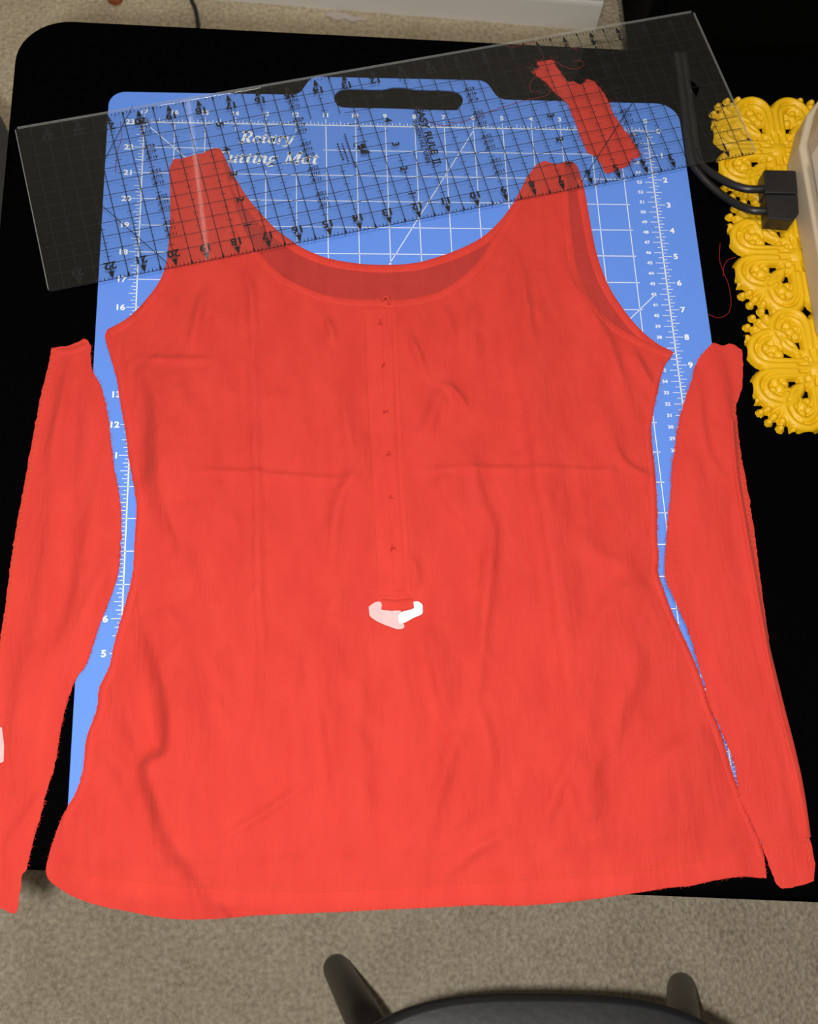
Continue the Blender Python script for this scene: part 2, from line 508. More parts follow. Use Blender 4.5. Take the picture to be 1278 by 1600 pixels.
for c in range(0, 18):
    lw = LW * (1.5 if c in (0, 17) else 1)
    if c in (3, 4, 5):
        gl.line(g(c, 22.7), g(c, 23), lw, ZP); gl.line(g(c, 0), g(c, 21.15), lw, ZP)
    else:
        gl.line(g(c, 0), g(c, 23), lw, ZP)
for r in range(0, 24):
    lw = LW * (1.5 if r in (0, 23) else 1)
    if r == 22:
        gl.line(g(0, r), g(2.55, r), lw, ZP); gl.line(g(5.9, r), g(16, r), lw, ZP)
    elif r == 23: gl.line(g(-.25, r), g(17, r), lw, ZP)
    else: gl.line(g(0, r), g(16.1 if r > 0 else 17, r), lw, ZP)
gl.line(g(0, 23), g(6, 17), LW, ZP)
a60 = math.tan(math.radians(60))
gl.line(g(11, 22.9), g(11 - 18 / a60, 4.9), LW, ZP)
gl.line(at(1023, 461)[:2], at(960, 522)[:2], LW, ZP)
for k in range(17 * 8 + 1):
    L = 0.25 if k % 8 == 0 else (0.17 if k % 4 == 0 else (0.13 if k % 2 == 0 else 0.09))
    tk.line(g(k / 8, 23), g(k / 8, 23 + L), LW * .8, ZP)
for k in range(23 * 8 + 1):
    L = 0.3 if k % 8 == 0 else (0.24 if k % 4 == 0 else (0.18 if k % 2 == 0 else 0.12))
    tk.line(g(0, k / 8), g(-L, k / 8), LW * .8, ZP)
    tk.line(g(17, k / 8), g(17 + L, k / 8), LW * .8, ZP)
for k in range(1, 58):
    y = 20.9 + (k - 53) * 0.3937
    for sub in (0, 1):
        yy = y - sub * 0.19685
        if yy > 0: tk.line(g(17, yy), g(17 - (0.28 if sub == 0 else 0.16), yy), LW * .8, ZP)
for c in range(0, 18):
    put_number(str(17 - c), g(c, 23.42), 0.0043, (1, 0), ZP, 0.03, 1.15, 'mat_print', cm)
for r in range(0, 24):
    put_number(str(r), g(-0.46, r), 0.0050, (1, 0), ZP, 0.03, 1.15, 'mat_print', cm)
for r in range(0, 24):
    put_number(str(r), g(17.42, 23 - r), 0.0050, (1, 0), ZP, 0.03, 1.15, 'mat_print', cm)
for n_ in range(1, 59):
    y = 20.9 + (n_ - 53) * 0.3937
    if 0 < y < 22.9: put_text(sm, str(n_), g(16.52, y), 0.0029, (1, 0), ZP, 0.025, 1.15)
tag(gl.build('grid_lines', MAT['mat_print'], cm), kind='stuff'); tag(tk.build('scale_ticks', MAT['mat_print'], cm), kind='stuff')
tag(sm.build('centimetre_numbers', MAT['mat_print'], cm), kind='stuff')

# bold italic serif lettering drawn stroke by stroke
def ring(cx, cy, rx, ry, wx, wy, n=20):
    return [(cx + rx * math.cos(6.2832 * k / n), cy + ry * math.sin(6.2832 * k / n), wy + (wx - wy) * abs(math.cos(6.2832 * k / n)) ** 1.3) for k in range(n + 1)]
GL = {
    'R': (0.74, [[(.2, .02, .17), (.2, .68, .17)], [(-.02, .69, .05), (.12, .70, .08), (.3, .70, .06)], [(-.02, .02, .05), (.36, .02, .05)],
                 [(.2, .69, .06), (.42, .69, .08), (.56, .6, .15), (.55, .45, .14), (.42, .36, .07), (.22, .35, .05)], [(.36, .37, .08), (.48, .17, .17), (.58, .04, .12), (.72, .03, .05)]]),
    'C': (0.68, [[(.62, .52, .07), (.60, .62, .10), (.5, .70, .07), (.36, .71, .08), (.17, .56, .16), (.11, .35, .18), (.18, .13, .16), (.35, .0, .08), (.5, .02, .06), (.62, .14, .04)]]),
    'M': (0.98, [[(.14, .02, .08), (.18, .68, .09)], [(.2, .69, .16), (.43, .06, .13)], [(.43, .06, .06), (.72, .69, .09)], [(.78, .69, .17), (.76, .02, .17)],
                 [(.0, .02, .05), (.28, .02, .05)], [(.62, .02, .05), (.92, .02, .05)], [(.05, .69, .05), (.24, .69, .06)], [(.72, .69, .06), (.95, .69, .05)]]),
    'o': (0.50, [ring(.24, .23, .17, .2, .15, .06)]),
    't': (0.38, [[(.18, .6, .06), (.16, .45, .14), (.15, .12, .15), (.22, .02, .08), (.35, .08, .04)], [(.0, .44, .06), (.34, .44, .06)]]),
    'a': (0.56, [ring(.2, .22, .14, .19, .14, .06), [(.4, .46, .12), (.38, .12, .14), (.45, .02, .08), (.55, .08, .04)]]),
    'r': (0.42, [[(.12, .44, .12), (.12, .01, .15)], [(.0, .43, .05), (.14, .44, .06)], [(.13, .28, .06), (.24, .41, .08), (.35, .43, .13), (.38, .38, .12)]]),
    'y': (0.52, [[(.02, .43, .06), (.1, .42, .12), (.13, .2, .14), (.2, .04, .1), (.3, .08, .06)], [(.44, .44, .13), (.36, .1, .13), (.24, -.1, .1), (.1, -.19, .08), (.02, -.16, .12)]]),
    'u': (0.56, [[(.02, .43, .05), (.12, .44, .13), (.11, .14, .15), (.2, .02, .08), (.34, .12, .05)], [(.42, .45, .14), (.4, .1, .14), (.46, .02, .08), (.56, .08, .04)]]),
    'i': (0.30, [[(.02, .43, .05), (.13, .44, .13), (.12, .12, .15), (.18, .02, .08), (.3, .08, .04)], [(.15, .61, .14), (.151, .63, .14)]]),
    'n': (0.58, [[(.0, .43, .05), (.12, .44, .13), (.11, .01, .15)], [(.13, .28, .05), (.26, .42, .08), (.39, .40, .14), (.39, .12, .15), (.46, .02, .08), (.57, .08, .04)]]),
    'g': (0.52, [ring(.22, .29, .14, .14, .13, .05), ring(.2, -.09, .18, .09, .09, .06), [(.12, .16, .06), (.08, .08, .08), (.2, .02, .09), (.34, -.02, .08)], [(.34, .4, .05), (.46, .45, .08)]]),
    ' ': (0.34, []),
}
def lettering(soup, s, base, cap, target_w=None):
    k = cap / 0.72
    tot = sum(GL[c][0] for c in s)
    sx = (target_w / (tot * k)) if target_w else 1.0
    x = 0.0
    for c in s:
        adv, strokes = GL[c]
        for st in strokes:
            st = np.array(st)
            if len(st) > 2: st = catmull(st, 3)
            L = []; R_ = []
            for i in range(len(st)):
                d = st[min(i + 1, len(st) - 1), :2] - st[max(i - 1, 0), :2]
                d /= np.linalg.norm(d) + 1e-9
                nrm = np.array([-d[1], d[0]]) * st[i, 2] / 2
                L.append(st[i, :2] + nrm); R_.append(st[i, :2] - nrm)
            pts = np.array(L + R_); n = len(L)
            # round ends
            caps = []
            for e in (0, -1):
                th = np.linspace(0, 2 * math.pi, 10, endpoint=False)
                caps.append(st[e, :2] + np.c_[np.cos(th), np.sin(th)] * st[e, 2] / 2)
            def tr(q):
                q = np.array(q); X = (x + q[:, 0]) * k * sx + 0.28 * q[:, 1] * k; Y = q[:, 1] * k
                return np.c_[base[0] + X, base[1] + Y, np.full(len(q), ZP)]
            soup.add(tr(pts), [(i, i + 1, n + i + 1, n + i) for i in range(n - 1)])
            for cpts in caps: soup.add(tr(cpts), [tuple(range(10))])
        x += adv
tl = Soup()
b0 = at(373, 223)[:2]; b1 = at(457, 223)[:2]
lettering(tl, 'Rotary', b0, 0.0115, b1[0] - b0[0])
b0 = at(335, 254)[:2]; b1 = at(496, 254)[:2]
lettering(tl, 'Cutting Mat', b0, 0.0115, b1[0] - b0[0])
tl.build('title_lettering', MAT['mat_print'], cm)

# ------------------------------------------------------------------ cloth
FRONT_EDGE = front_y
MX0, MX1, MY1 = -1.2 * I, 18.23 * I, 24.2 * I
def sstep(x): x = np.clip(x, 0, 1); return x * x * (3 - 2 * x)
def bed(p):
    """surface the cloth lies on: mat, table beside it, then free fall over the front edge"""
    x, y = p[:, 0], p[:, 1]
    outm = np.maximum.reduce([MX0 - x, x - MX1, y - MY1, -0.011 - y])
    z = -0.0018 * sstep(outm / 0.012)
    d = np.maximum(front_y(x) - y, 0)
    z -= 7.0 * d ** 2 / (1 + 9 * d)
    return z

# creases of the top: (points, height mm, width mm, kind)
CR = [
    ([(214, 575), (243, 610), (252, 680), (255, 760), (262, 800)], 4.2, 9, 'fold'),
    ([(248, 700), (262, 790), (310, 870), (345, 925), (385, 960), (405, 1010)], 2.2, 10, 'fold'),
    ([(222, 955), (243, 1010), (262, 1070), (272, 1130), (270, 1180), (238, 1205), (252, 1250), (272, 1310), (312, 1365), (340, 1405)], 4.4, 8, 'fold'),
    ([(395, 470), (396, 600), (402, 760), (404, 900), (408, 1010), (405, 1090), (390, 1210)], 1.1, 3.5, 'ridge'),
    ([(318, 460), (310, 500), (300, 545)], 1.6, 4, 'ridge'),
    ([(375, 420), (392, 455), (395, 520)], 1.4, 4, 'ridge'),
    ([(510, 500), (517, 520), (522, 540)], 1.4, 3, 'ridge'),
    ([(545, 590), (538, 640), (550, 730), (530, 780), (522, 840), (520, 900)], 1.5, 5, 'ridge'),
    ([(568, 680), (562, 740), (540, 770)], 1.6, 3.5, 'fold'),
    ([(300, 745), (370, 741), (460, 748), (560, 752)], 0.9, 2.6, 'ridge'),
    ([(215, 566), (260, 568), (330, 564)], 0.8, 3, 'ridge'),
    ([(788, 430), (800, 500), (812, 580), (828, 650), (838, 740), (858, 850), (872, 960), (890, 1090), (905, 1200), (920, 1280)], 2.4, 6, 'fold'),
    ([(815, 420), (820, 480), (832, 540)], 1.2, 4, 'ridge'),
    ([(880, 400), (888, 440), (920, 490), (950, 545), (975, 620), (990, 660)], 1.8, 6, 'ridge'),
    ([(985, 550), (1005, 590), (1020, 610)], 1.6, 4, 'ridge'),
    ([(640, 530), (655, 565), (662, 590)], 1.8, 3.5, 'ridge'),
    ([(697, 603), (712, 620), (727, 640)], 1.7, 3.2, 'ridge'),
    ([(690, 610), (672, 660), (655, 690)], 1.6, 6, 'ridge'),
    ([(690, 740), (702, 790), (735, 820), (748, 865)], 2.0, 5, 'fold'),
    ([(735, 700), (745, 770), (765, 830), (762, 900), (755, 1000)], 1.4, 6, 'ridge'),
    ([(960, 700), (975, 730), (1015, 750)], 1.6, 4, 'ridge'),
    ([(650, 738), (760, 735), (842, 738), (940, 740), (1010, 750)], 0.8, 2.6, 'ridge'),
    ([(1010, 905), (960, 940), (930, 1000), (920, 1060)], 2.4, 10, 'fold'),
    ([(985, 1000), (990, 1060), (965, 1110), (960, 1160)], 1.6, 8, 'ridge'),
    ([(1115, 1150), (1070, 1170), (1030, 1200), (1030, 1270), (1040, 1320)], 3.0, 11, 'fold'),
    ([(668, 980), (680, 1050), (695, 1110), (710, 1145)], 2.0, 4, 'fold'),
    ([(715, 1140), (690, 1220), (672, 1300)], 1.6, 6, 'ridge'),
    ([(745, 1100), (765, 1180), (760, 1230)], 1.4, 6, 'ridge'),
    ([(770, 850), (755, 960), (745, 1080), (720, 1150)], 1.1, 5, 'ridge'),
    ([(860, 1180), (890, 1210), (920, 1290)], 2.0, 5, 'fold'),
    ([(900, 1170), (870, 1230), (850, 1290)], 1.4, 5, 'ridge'),
    ([(515, 950), (502, 1030), (512, 1130), (520, 1190), (530, 1260)], 1.7, 4.5, 'fold'),
    ([(485, 980), (482, 1060), (500, 1120)], 1.2, 6, 'ridge'),
    ([(330, 1325), (400, 1280), (485, 1222)], 0.9, 2.8, 'ridge'),
    ([(790, 1300), (740, 1330), (700, 1365)], 1.0, 4, 'ridge'),
    ([(180, 1060), (205, 1130), (232, 1190)], 1.6, 8, 'ridge'),
    ([(150, 1160), (190, 1200), (215, 1260)], 1.2, 7, 'ridge'),
    ([(60 + 180, 400), (245, 440), (215, 520)], 1.6, 6, 'ridge'),
    ([(640, 870), (648, 900), (640, 925)], 1.4, 4, 'ridge'),
    ([(575, 960), (560, 1060), (565, 1180), (575, 1300)], 1.0, 7, 'ridge'),
    ([(610, 1000), (640, 1100), (655, 1250), (650, 1360)], 1.1, 9, 'ridge'),
    ([(450, 1100), (470, 1200), (465, 1300)], 1.0, 8, 'ridge'),
    ([(690, 480), (705, 520), (700, 560)], 1.1, 5, 'ridge'),
    ([(745, 470), (735, 530), (740, 580)], 1.1, 6, 'ridge'),
    ([(935, 620), (950, 700), (945, 790)], 1.2, 9, 'ridge'),
    ([(900, 820), (930, 870), (990, 890)], 1.2, 8, 'ridge'),
    ([(310, 640), (330, 720), (325, 820)], 0.9, 10, 'ridge'),
    ([(455, 560), (470, 660), (460, 740)], 0.8, 10, 'ridge'),
]
CRW = [(catmull(atxy(c[0]), 4), c[1] * 2.7 / 1000, c[2] / 1000, c[3]) for c in CR]
_r = random.Random(21)
for _ in range(150):
    u0, v0 = _r.uniform(215, 1010), _r.uniform(480, 1340)
    if 560 < u0 < 650 and v0 < 960: continue
    a0 = _r.gauss(math.pi / 2, 0.45); L0 = _r.uniform(25, 75); bnd = _r.uniform(-8, 8)
    q0 = [(u0 - math.cos(a0) * L0 / 2, v0 - math.sin(a0) * L0 / 2), (u0 + bnd, v0), (u0 + math.cos(a0) * L0 / 2, v0 + math.sin(a0) * L0 / 2)]
    CRW.append((catmull(atxy(q0), 3), _r.uniform(.0004, .0013), _r.uniform(.0026, .0055), _r.choice(['ridge', 'ridge', 'fold'])))
def creases(p, lst):
    z = np.zeros(len(p))
    for line, a, wd_, kind in lst:
        lo = line.min(0) - 6 * wd_; hi = line.max(0) + 6 * wd_
        m = np.all((p > lo) & (p < hi), axis=1)
        if not m.any(): continue
        d, s, t = polydist(p[m], line)
        env = np.clip(np.sin(np.pi * np.clip(t, 0.02, 0.98)), 0, 1) ** 0.5
        if kind == 'ridge':
            z[m] += a * env * np.exp(-(d / wd_) ** 2)
        else:                                   # steep on one side, long slope on the other
            sd = d * s
            z[m] += a * env * np.where(sd > 0, np.exp(-(sd / (wd_ * 3.2)) ** 2), np.exp(-(sd / (wd_ * 1.0)) ** 2))
    return z

RUL_O = at(1175, 240, 0.006)[:2]; RUL_E = at(77, 455, 0.006)[:2]
RX = (RUL_E - RUL_O) / np.linalg.norm(RUL_E - RUL_O); RY = np.array([RX[1], -RX[0]])
RLEN = np.linalg.norm(RUL_E - RUL_O); RWID = 0.1575
def under_ruler(p):
    """how much the ruler presses the cloth flat (1 = fully under it)"""
    q = p - RUL_O
    t = q @ RY
    return sstep((t + 0.03) / 0.03)

def h_front(p):
    z = creases(p, CRW) + 0.0011 * fbm(p, 0.11, 2, 3, (1.5, .7)) + 0.0004 * fbm(p, 0.03, 2, 5, (1.5, .6))
    z = np.maximum(z, -0.0010)
    return bed(p) + 0.0024 + z * (1 - 0.85 * under_ruler(p))
def h_back(p):
    return bed(p) + 0.0007 + 0.00015 * fbm(p, 0.05, 2, 9)

def cloth(name, outline, hfun, mat, parent, step=0.0032, ragged=0.0):
    out = resample(np.vstack([outline, outline[:1]]), step * 0.8)[:-1]
    if ragged > 0:
        out = out + rng.normal(0, ragged, out.shape)
    lo, hi = out.min(0), out.max(0)
    xs = np.arange(lo[0], hi[0], step); ys = np.arange(lo[1], hi[1], step * 0.866)
    G = np.array([(x + (step / 2 if j % 2 else 0), y) for j, y in enumerate(ys) for x in xs])
    G = G[inside(G, out)]
    # keep grid points off the border
    keep = np.ones(len(G), bool)
    cell = {}
    for q in out: cell.setdefault((int(q[0] // step), int(q[1] // step)), []).append(q)
    for i, q in enumerate(G):
        cx, cy = int(q[0] // step), int(q[1] // step)
        for dx in (-1, 0, 1):
            for dy in (-1, 0, 1):
                for b in cell.get((cx + dx, cy + dy), ()):
                    if (b[0] - q[0]) ** 2 + (b[1] - q[1]) ** 2 < (0.5 * step) ** 2: keep[i] = False
    G = G[keep]
    pts = [Vector(q) for q in out] + [Vector(q) for q in G]
    n = len(out)
    ov, oe, of, *_ = delaunay_2d_cdt(pts, [(i, (i + 1) % n) for i in range(n)], [], 1, 1e-7)
    P2 = np.array([(v[0], v[1]) for v in ov])
    z = hfun(P2) + TOP
    fs = []
    for f in of:
        a, b, c = P2[f[0]], P2[f[1]], P2[f[2]]
        fs.append(tuple(f) if (b[0] - a[0]) * (c[1] - a[1]) - (b[1] - a[1]) * (c[0] - a[0]) > 0 else tuple(f)[::-1])
    me = mesh(name, np.c_[P2, z], fs)
    return link(name, me, mat, parent, True)

def band(name, path, width, hfun, mat, parent, lift=0.0005, side=0.0, crown=0.0003):
    """a sewn-on strip that follows the cloth below it"""
    P = resample(path, 0.003); n = len(P); m = 7
    V = []; F = []
    for i in range(n):
        t = P[min(i + 1, n - 1)] - P[max(i - 1, 0)]; t /= np.linalg.norm(t) + 1e-12
        nr = np.array([-t[1], t[0]])
        for k in range(m):
            s = k / (m - 1) * 2 - 1
            V.append(np.r_[P[i] + nr * (s * width / 2 + side), lift * (1 - s ** 6) + crown * (1 - s * s)])
    V = np.array(V)
    V[:, 2] += hfun(V[:, :2]) + TOP
    for i in range(n - 1):
        for k in range(m - 1):
            F.append((i * m + k, i * m + k + 1, (i + 1) * m + k + 1, (i + 1) * m + k))
    return link(name, mesh(name, V, F), mat, parent, True)

def stitches(name, paths, hfun, mat, parent, pitch=0.0026, length=0.0018, r=0.00025, lift=0.0012, zig=0.0):
    S = Soup()
    for path in paths:
        P = resample(path, pitch)
        for i in range(len(P) - 1):
            d = P[i + 1] - P[i]; L = np.linalg.norm(d)
            if L < 1e-9: continue
            d = d / L; nr = np.array([-d[1], d[0]])
            a = P[i] + nr * (zig if i % 2 else -zig) ; b = (P[i] + d * length + nr * (zig if i % 2 else -zig)) if zig == 0 else P[i + 1] + nr * (-zig if i % 2 else zig)
            ab = np.array([a, (a + b) / 2, b])
            z = hfun(ab) + TOP + lift
            v, f = tube([(ab[0][0], ab[0][1], z[0] - r), (ab[1][0], ab[1][1], z[1] + r * .6), (ab[2][0], ab[2][1], z[2] - r)], r, 4)
            S.add(v, f)
    o = S.build(name, mat, parent)
    return tag(o, kind='stuff')

def fringe(name, paths, hfun, mat, parent, count, lo=0.002, hi=0.006, out_sign=1, seed=1):
    r = np.random.default_rng(seed); S = Soup()
    for path in paths:
        P = resample(path, 0.001); n = len(P)
        for k in range(count):
            i = r.integers(1, n - 1)
            t = P[i + 1] - P[i - 1]; t /= np.linalg.norm(t) + 1e-12
            nr = np.array([-t[1], t[0]]) * out_sign
            L = r.uniform(lo, hi); ang = r.normal(0, 0.6)
            d = nr * math.cos(ang) + t * math.sin(ang)
            bend = t * r.normal(0, 0.35) * L
            p0 = P[i] - nr * 0.001; p1 = p0 + d * L * .55 + bend * .3; p2 = p0 + d * L + bend
            q = np.array([p0, p1, p2]); z = hfun(q) + TOP + np.array([0.0003, 0.0008, r.uniform(0.0, .0012)])
            v, f = tube(np.c_[q, z], 0.00011, 3, False); S.add(v, f)
    return tag(S.build(name, mat, parent), kind='stuff')

# --- outlines traced on the tabletop
SIL_R = [(909, 282), (915, 312), (923, 358), (932, 400), (946, 439), (962, 468), (985, 500), (1006, 522), (1028, 539), (1044, 547), (1052, 552)]
SIDE_R = [(1047, 559), (1036, 576), (1028, 606), (1020, 644), (1016, 675), (1019, 712), (1023, 750), (1026, 797), (1026, 837), (1028, 875), (1027, 900), (1044, 948), (1066, 995), (1091, 1053), (1106, 1100), (1122, 1144), (1137, 1194), (1153, 1238), (1175, 1288), (1190, 1325), (1195, 1350), (1197, 1373)]
HEM = [(1170, 1370), (1145, 1371), (1110, 1377), (1080, 1384), (1045, 1387), (1010, 1393), (960, 1400), (900, 1408), (812, 1415), (750, 1414), (675, 1418), (600, 1421), (537, 1424), (470, 1427), (400, 1430), (344, 1435), (290, 1436), (243, 1432), (196, 1423), (156, 1415), (117, 1402), (92, 1388), (76, 1374), (71, 1360)]
SIDE_L = [(74, 1344), (87, 1304), (100, 1272), (119, 1240), (130, 1206), (134, 1169), (139, 1144), (152, 1109), (156, 1075), (171, 1044), (178, 1012), (184, 988), (195, 950), (208, 900), (211, 844), (214, 794), (208, 750), (202, 719), (197, 678), (189, 634), (183, 594), (172, 556), (164, 528)]
ARM_L = [(168, 519), (178, 513), (200, 500), (231, 473), (247, 450), (259, 422), (264, 391), (267, 350), (267, 303), (266, 265)]
STRAP_L = [(271, 252), (291, 249), (305, 244), (319, 241), (335, 234), (347, 237)]
NECK_B = [(357, 259), (369, 282), (384, 307), (397, 323), (413, 341), (428, 357), (445, 370), (463, 383), (481, 393), (513, 405), (550, 412), (585, 415), (616, 415), (640, 413), (663, 409), (707, 395), (750, 374), (781, 347), (802, 319), (815, 296), (823, 277)]
STRAP_R = [(837, 259), (851, 253), (865, 258), (876, 256), (892, 252), (903, 262)]
NECK_F = [(350, 262), (357, 290), (367, 322), (383, 364), (402, 394), (428, 423), (460, 445), (506, 463), (553, 470), (590, 470), (606, 472), (640, 470), (663, 465), (690, 456), (712, 443), (735, 424), (752, 405), (772, 372), (790, 345), (803, 319), (815, 297), (824, 278)]
ARM_F = [(884, 262), (886, 290), (888, 330), (892, 372), (898, 410), (911, 450), (930, 480), (952, 503), (980, 523), (1010, 538), (1034, 548), (1048, 554)]

def sm_px(*segs):
    """join px segments, smoothing each but keeping the corners between them"""
    out = []
    for s in segs:
        q = catmull(atxy(s), 4)
        out.append(q)
    return np.vstack(out)

tt = thing('tank_top', 'red cotton sleeveless top lying flat, cut open along both sides', 'top', (*at(620, 900)[:2], TOP))
back_out = sm_px(SIL_R, SIDE_R, HEM, SIDE_L, ARM_L, STRAP_L, NECK_B, STRAP_R)
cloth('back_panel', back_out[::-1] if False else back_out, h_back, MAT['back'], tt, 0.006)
tt.children
front_out = sm_px([(886, 290), (888, 330), (892, 372), (898, 410), (911, 450), (930, 480), (952, 503), (980, 523), (1010, 538), (1034, 547), (1050, 552)],
                  SIDE_R, HEM, SIDE_L, ARM_L, STRAP_L, NECK_F, [(837, 260), (851, 254), (865, 259), (880, 258)])
cloth('front_panel', front_out, h_front, MAT['front'], tt, 0.0025, 0.00015)

nf = catmull(atxy(NECK_F), 5)
fb = band('neck_binding', nf, 0.0072, h_front, MAT['red'], tt, 0.0005, -0.0030)
nbk = catmull(atxy(NECK_B[1:-2]), 5)
band('back_neck_binding', nbk, 0.0072, h_back, MAT['red'], tt, 0.0006, -0.0032)
al = catmull(atxy(ARM_L), 5)
band('armhole_binding', al, 0.0072, h_front, MAT['red'], tt, 0.0005, -0.0032)
af = catmull(atxy(ARM_F[1:]), 5)
band('armhole_binding', af, 0.0070, h_front, MAT['red'], tt, 0.0005, -0.0030)
ab_ = catmull(atxy(SIL_R), 5)
band('armhole_binding', ab_, 0.0068, h_back, MAT['red'], tt, 0.0006, -0.0030)
def offs(P, d):
    t = np.gradient(P, axis=0); t /= np.linalg.norm(t, axis=1)[:, None] + 1e-12
    return P + np.c_[-t[:, 1], t[:, 0]] * d
stitches('binding_stitching', [offs(nf, -0.0062), offs(al, -0.0064), offs(af, -0.0062)], h_front, MAT['stitch'], tt)
hs = catmull(atxy([(96, 1359), (140, 1367), (196, 1374), (290, 1384), (400, 1389), (500, 1392), (640, 1385), (743, 1378), (881, 1370), (981, 1362), (1075, 1347), (1166, 1327)]), 5)
stitches('hem_stitching', [hs, offs(hs, 0.0022)], h_front, MAT['stitch'], tt, 0.0022, 0.0022, 0.00022, 0.0004, 0.0007)
hem_o = catmull(atxy(HEM), 4)
hb_mid = resample(hs, 0.004)
# hem: second layer turned under, seen as a slightly raised strip
band('hem_band', offs(resample(hs, 0.01)[2:-1], -0.0075), 0.0125, h_front, MAT['red'], tt, 0.0003, 0, 0.0002)
# placket
pl_c = catmull(atxy([(594, 486), (598, 560), (602, 650), (608, 760), (613, 860), (618, 945)]), 6)
pk = band('placket', pl_c, 0.0265, h_front, MAT['red'], tt, 0.0009, 0, 0.0)
pl_l = catmull(atxy([(570, 500), (575, 643), (582, 766), (590, 915)]), 6); pl_r = catmull(atxy([(620, 500), (626, 657), (635, 802), (641, 922)]), 6)
stitches('placket_stitching', [pl_l, pl_r, catmull(atxy([(592, 932), (615, 934), (642, 932)]), 3), catmull(atxy([(597, 951), (620, 953), (644, 950)]), 3)], h_front, MAT['stitch'], tt, 0.0024, 0.0016, 0.00022, 0.0017)
ol = catmull(atxy([(614, 500), (619, 657), (627, 802), (634, 925)]), 6)
band('placket_overlap', ol + np.array([-0.005, 0]), 0.0115, h_front, MAT['red'], pk, 0.0017, 0, 0.0002)
band('placket_end', catmull(atxy([(596, 946), (620, 948), (645, 945)]), 4), 0.0100, h_front, MAT['red'], pk, 0.0022, 0, 0.0006)
lp = catmull(np.array([(*at(597, 474)[:2], 0), (*at(601, 467)[:2], 0), (*at(606, 471)[:2], 0), (*at(608, 479)[:2], 0)]), 5)
lp[:, 2] = h_front(lp[:, :2]) + TOP + 0.0022
v, f = tube(lp, 0.0011, 6); link('button_loop', mesh('button_loop', v, f), MAT['red'], tt, True)
# snipped button threads
def tuft(u, v_, seed):
    r = random.Random(seed); S = Soup(); c = at(u, v_)[:2]; z0 = h_front(c[None])[0] + TOP + 0.0017
    for k in range(7):
        th = r.uniform(0, 6.28); L = r.uniform(0.0012, 0.0028)
        p = [(c[0], c[1], z0), (c[0] + math.cos(th) * L * .6, c[1] + math.sin(th) * L * .6, z0 + 0.0012), (c[0] + math.cos(th) * L, c[1] + math.sin(th) * L, z0 + r.uniform(.0002, .002))]
        S.add(*tube(p, 0.00028, 4))
    r2 = Soup(); 
    S.add(*tube([(c[0] - .0008, c[1], z0), (c[0], c[1], z0 + .0006), (c[0] + .0008, c[1], z0)], 0.0006, 6))
    return S.build('button_thread', MAT['thread_mid'], tt)
MAT['thread_mid'] = simple('button_thread_red', (0.44, 0.028, 0.022), 0.7, 0.2)
for k, (u, v_) in enumerate([(594, 509), (598, 574), (601, 647), (606, 714), (609, 780), (613, 860)]): tuft(u, v_, k)
# white stay tape peeping out under the placket end
def zpx(q): return [(450 + x / 2.76, 440 + y / 2.76) for x, y in q]
def patch(name, px, lift, mat, parent, extra=0.0, label=None):
    P = atxy(px)
    o = cloth(name, resample(np.vstack([P, P[:1]]), 0.002)[:-1], lambda p: h_front(p) + lift + extra * fbm(p, 0.02, 2, 4), mat, parent, 0.0022)
    if label: o['label'] = label
    return o
patch('stay_tape', zpx([(347, 1408), (372, 1388), (398, 1384), (408, 1410), (440, 1428), (485, 1420), (490, 1470), (503, 1490), (498, 1502), (470, 1506), (420, 1488), (378, 1470), (350, 1450)]), 0.0012, MAT['tape'], tt, 0.0002, 'pinkish white stay tape below the placket')
patch('stay_tape', zpx([(474, 1446), (490, 1430), (540, 1418), (538, 1388), (556, 1384), (578, 1398), (579, 1440), (540, 1456), (500, 1478), (476, 1480)]), 0.0018, MAT['mat_print'], tt, 0.0002, 'white folded end of the stay tape')
sideL = catmull(atxy(SIDE_L), 4); sideR = catmull(atxy(SIDE_R), 4)
# serged seam allowance rolled up along the cut sides
band('side_edge', sideL[6:-4], 0.0050, h_front, MAT['red'], tt, 0.0003, -0.0030, 0.0004)
band('side_edge', sideR[4:-6], 0.0046, h_front, MAT['red'], tt, 0.0003, -0.0028, 0.0005)
fringe('frayed_edge', [sideL], h_front, MAT['red'], tt, 200, 0.0012, 0.0022, 1, 3)
fringe('frayed_edge', [sideR], h_front, MAT['thread_mid'], tt, 180, 0.0012, 0.003, 1, 4)
fringe('frayed_edge', [hem_o], h_front, MAT['red'], tt, 260, 0.001, 0.0026, 1, 5)

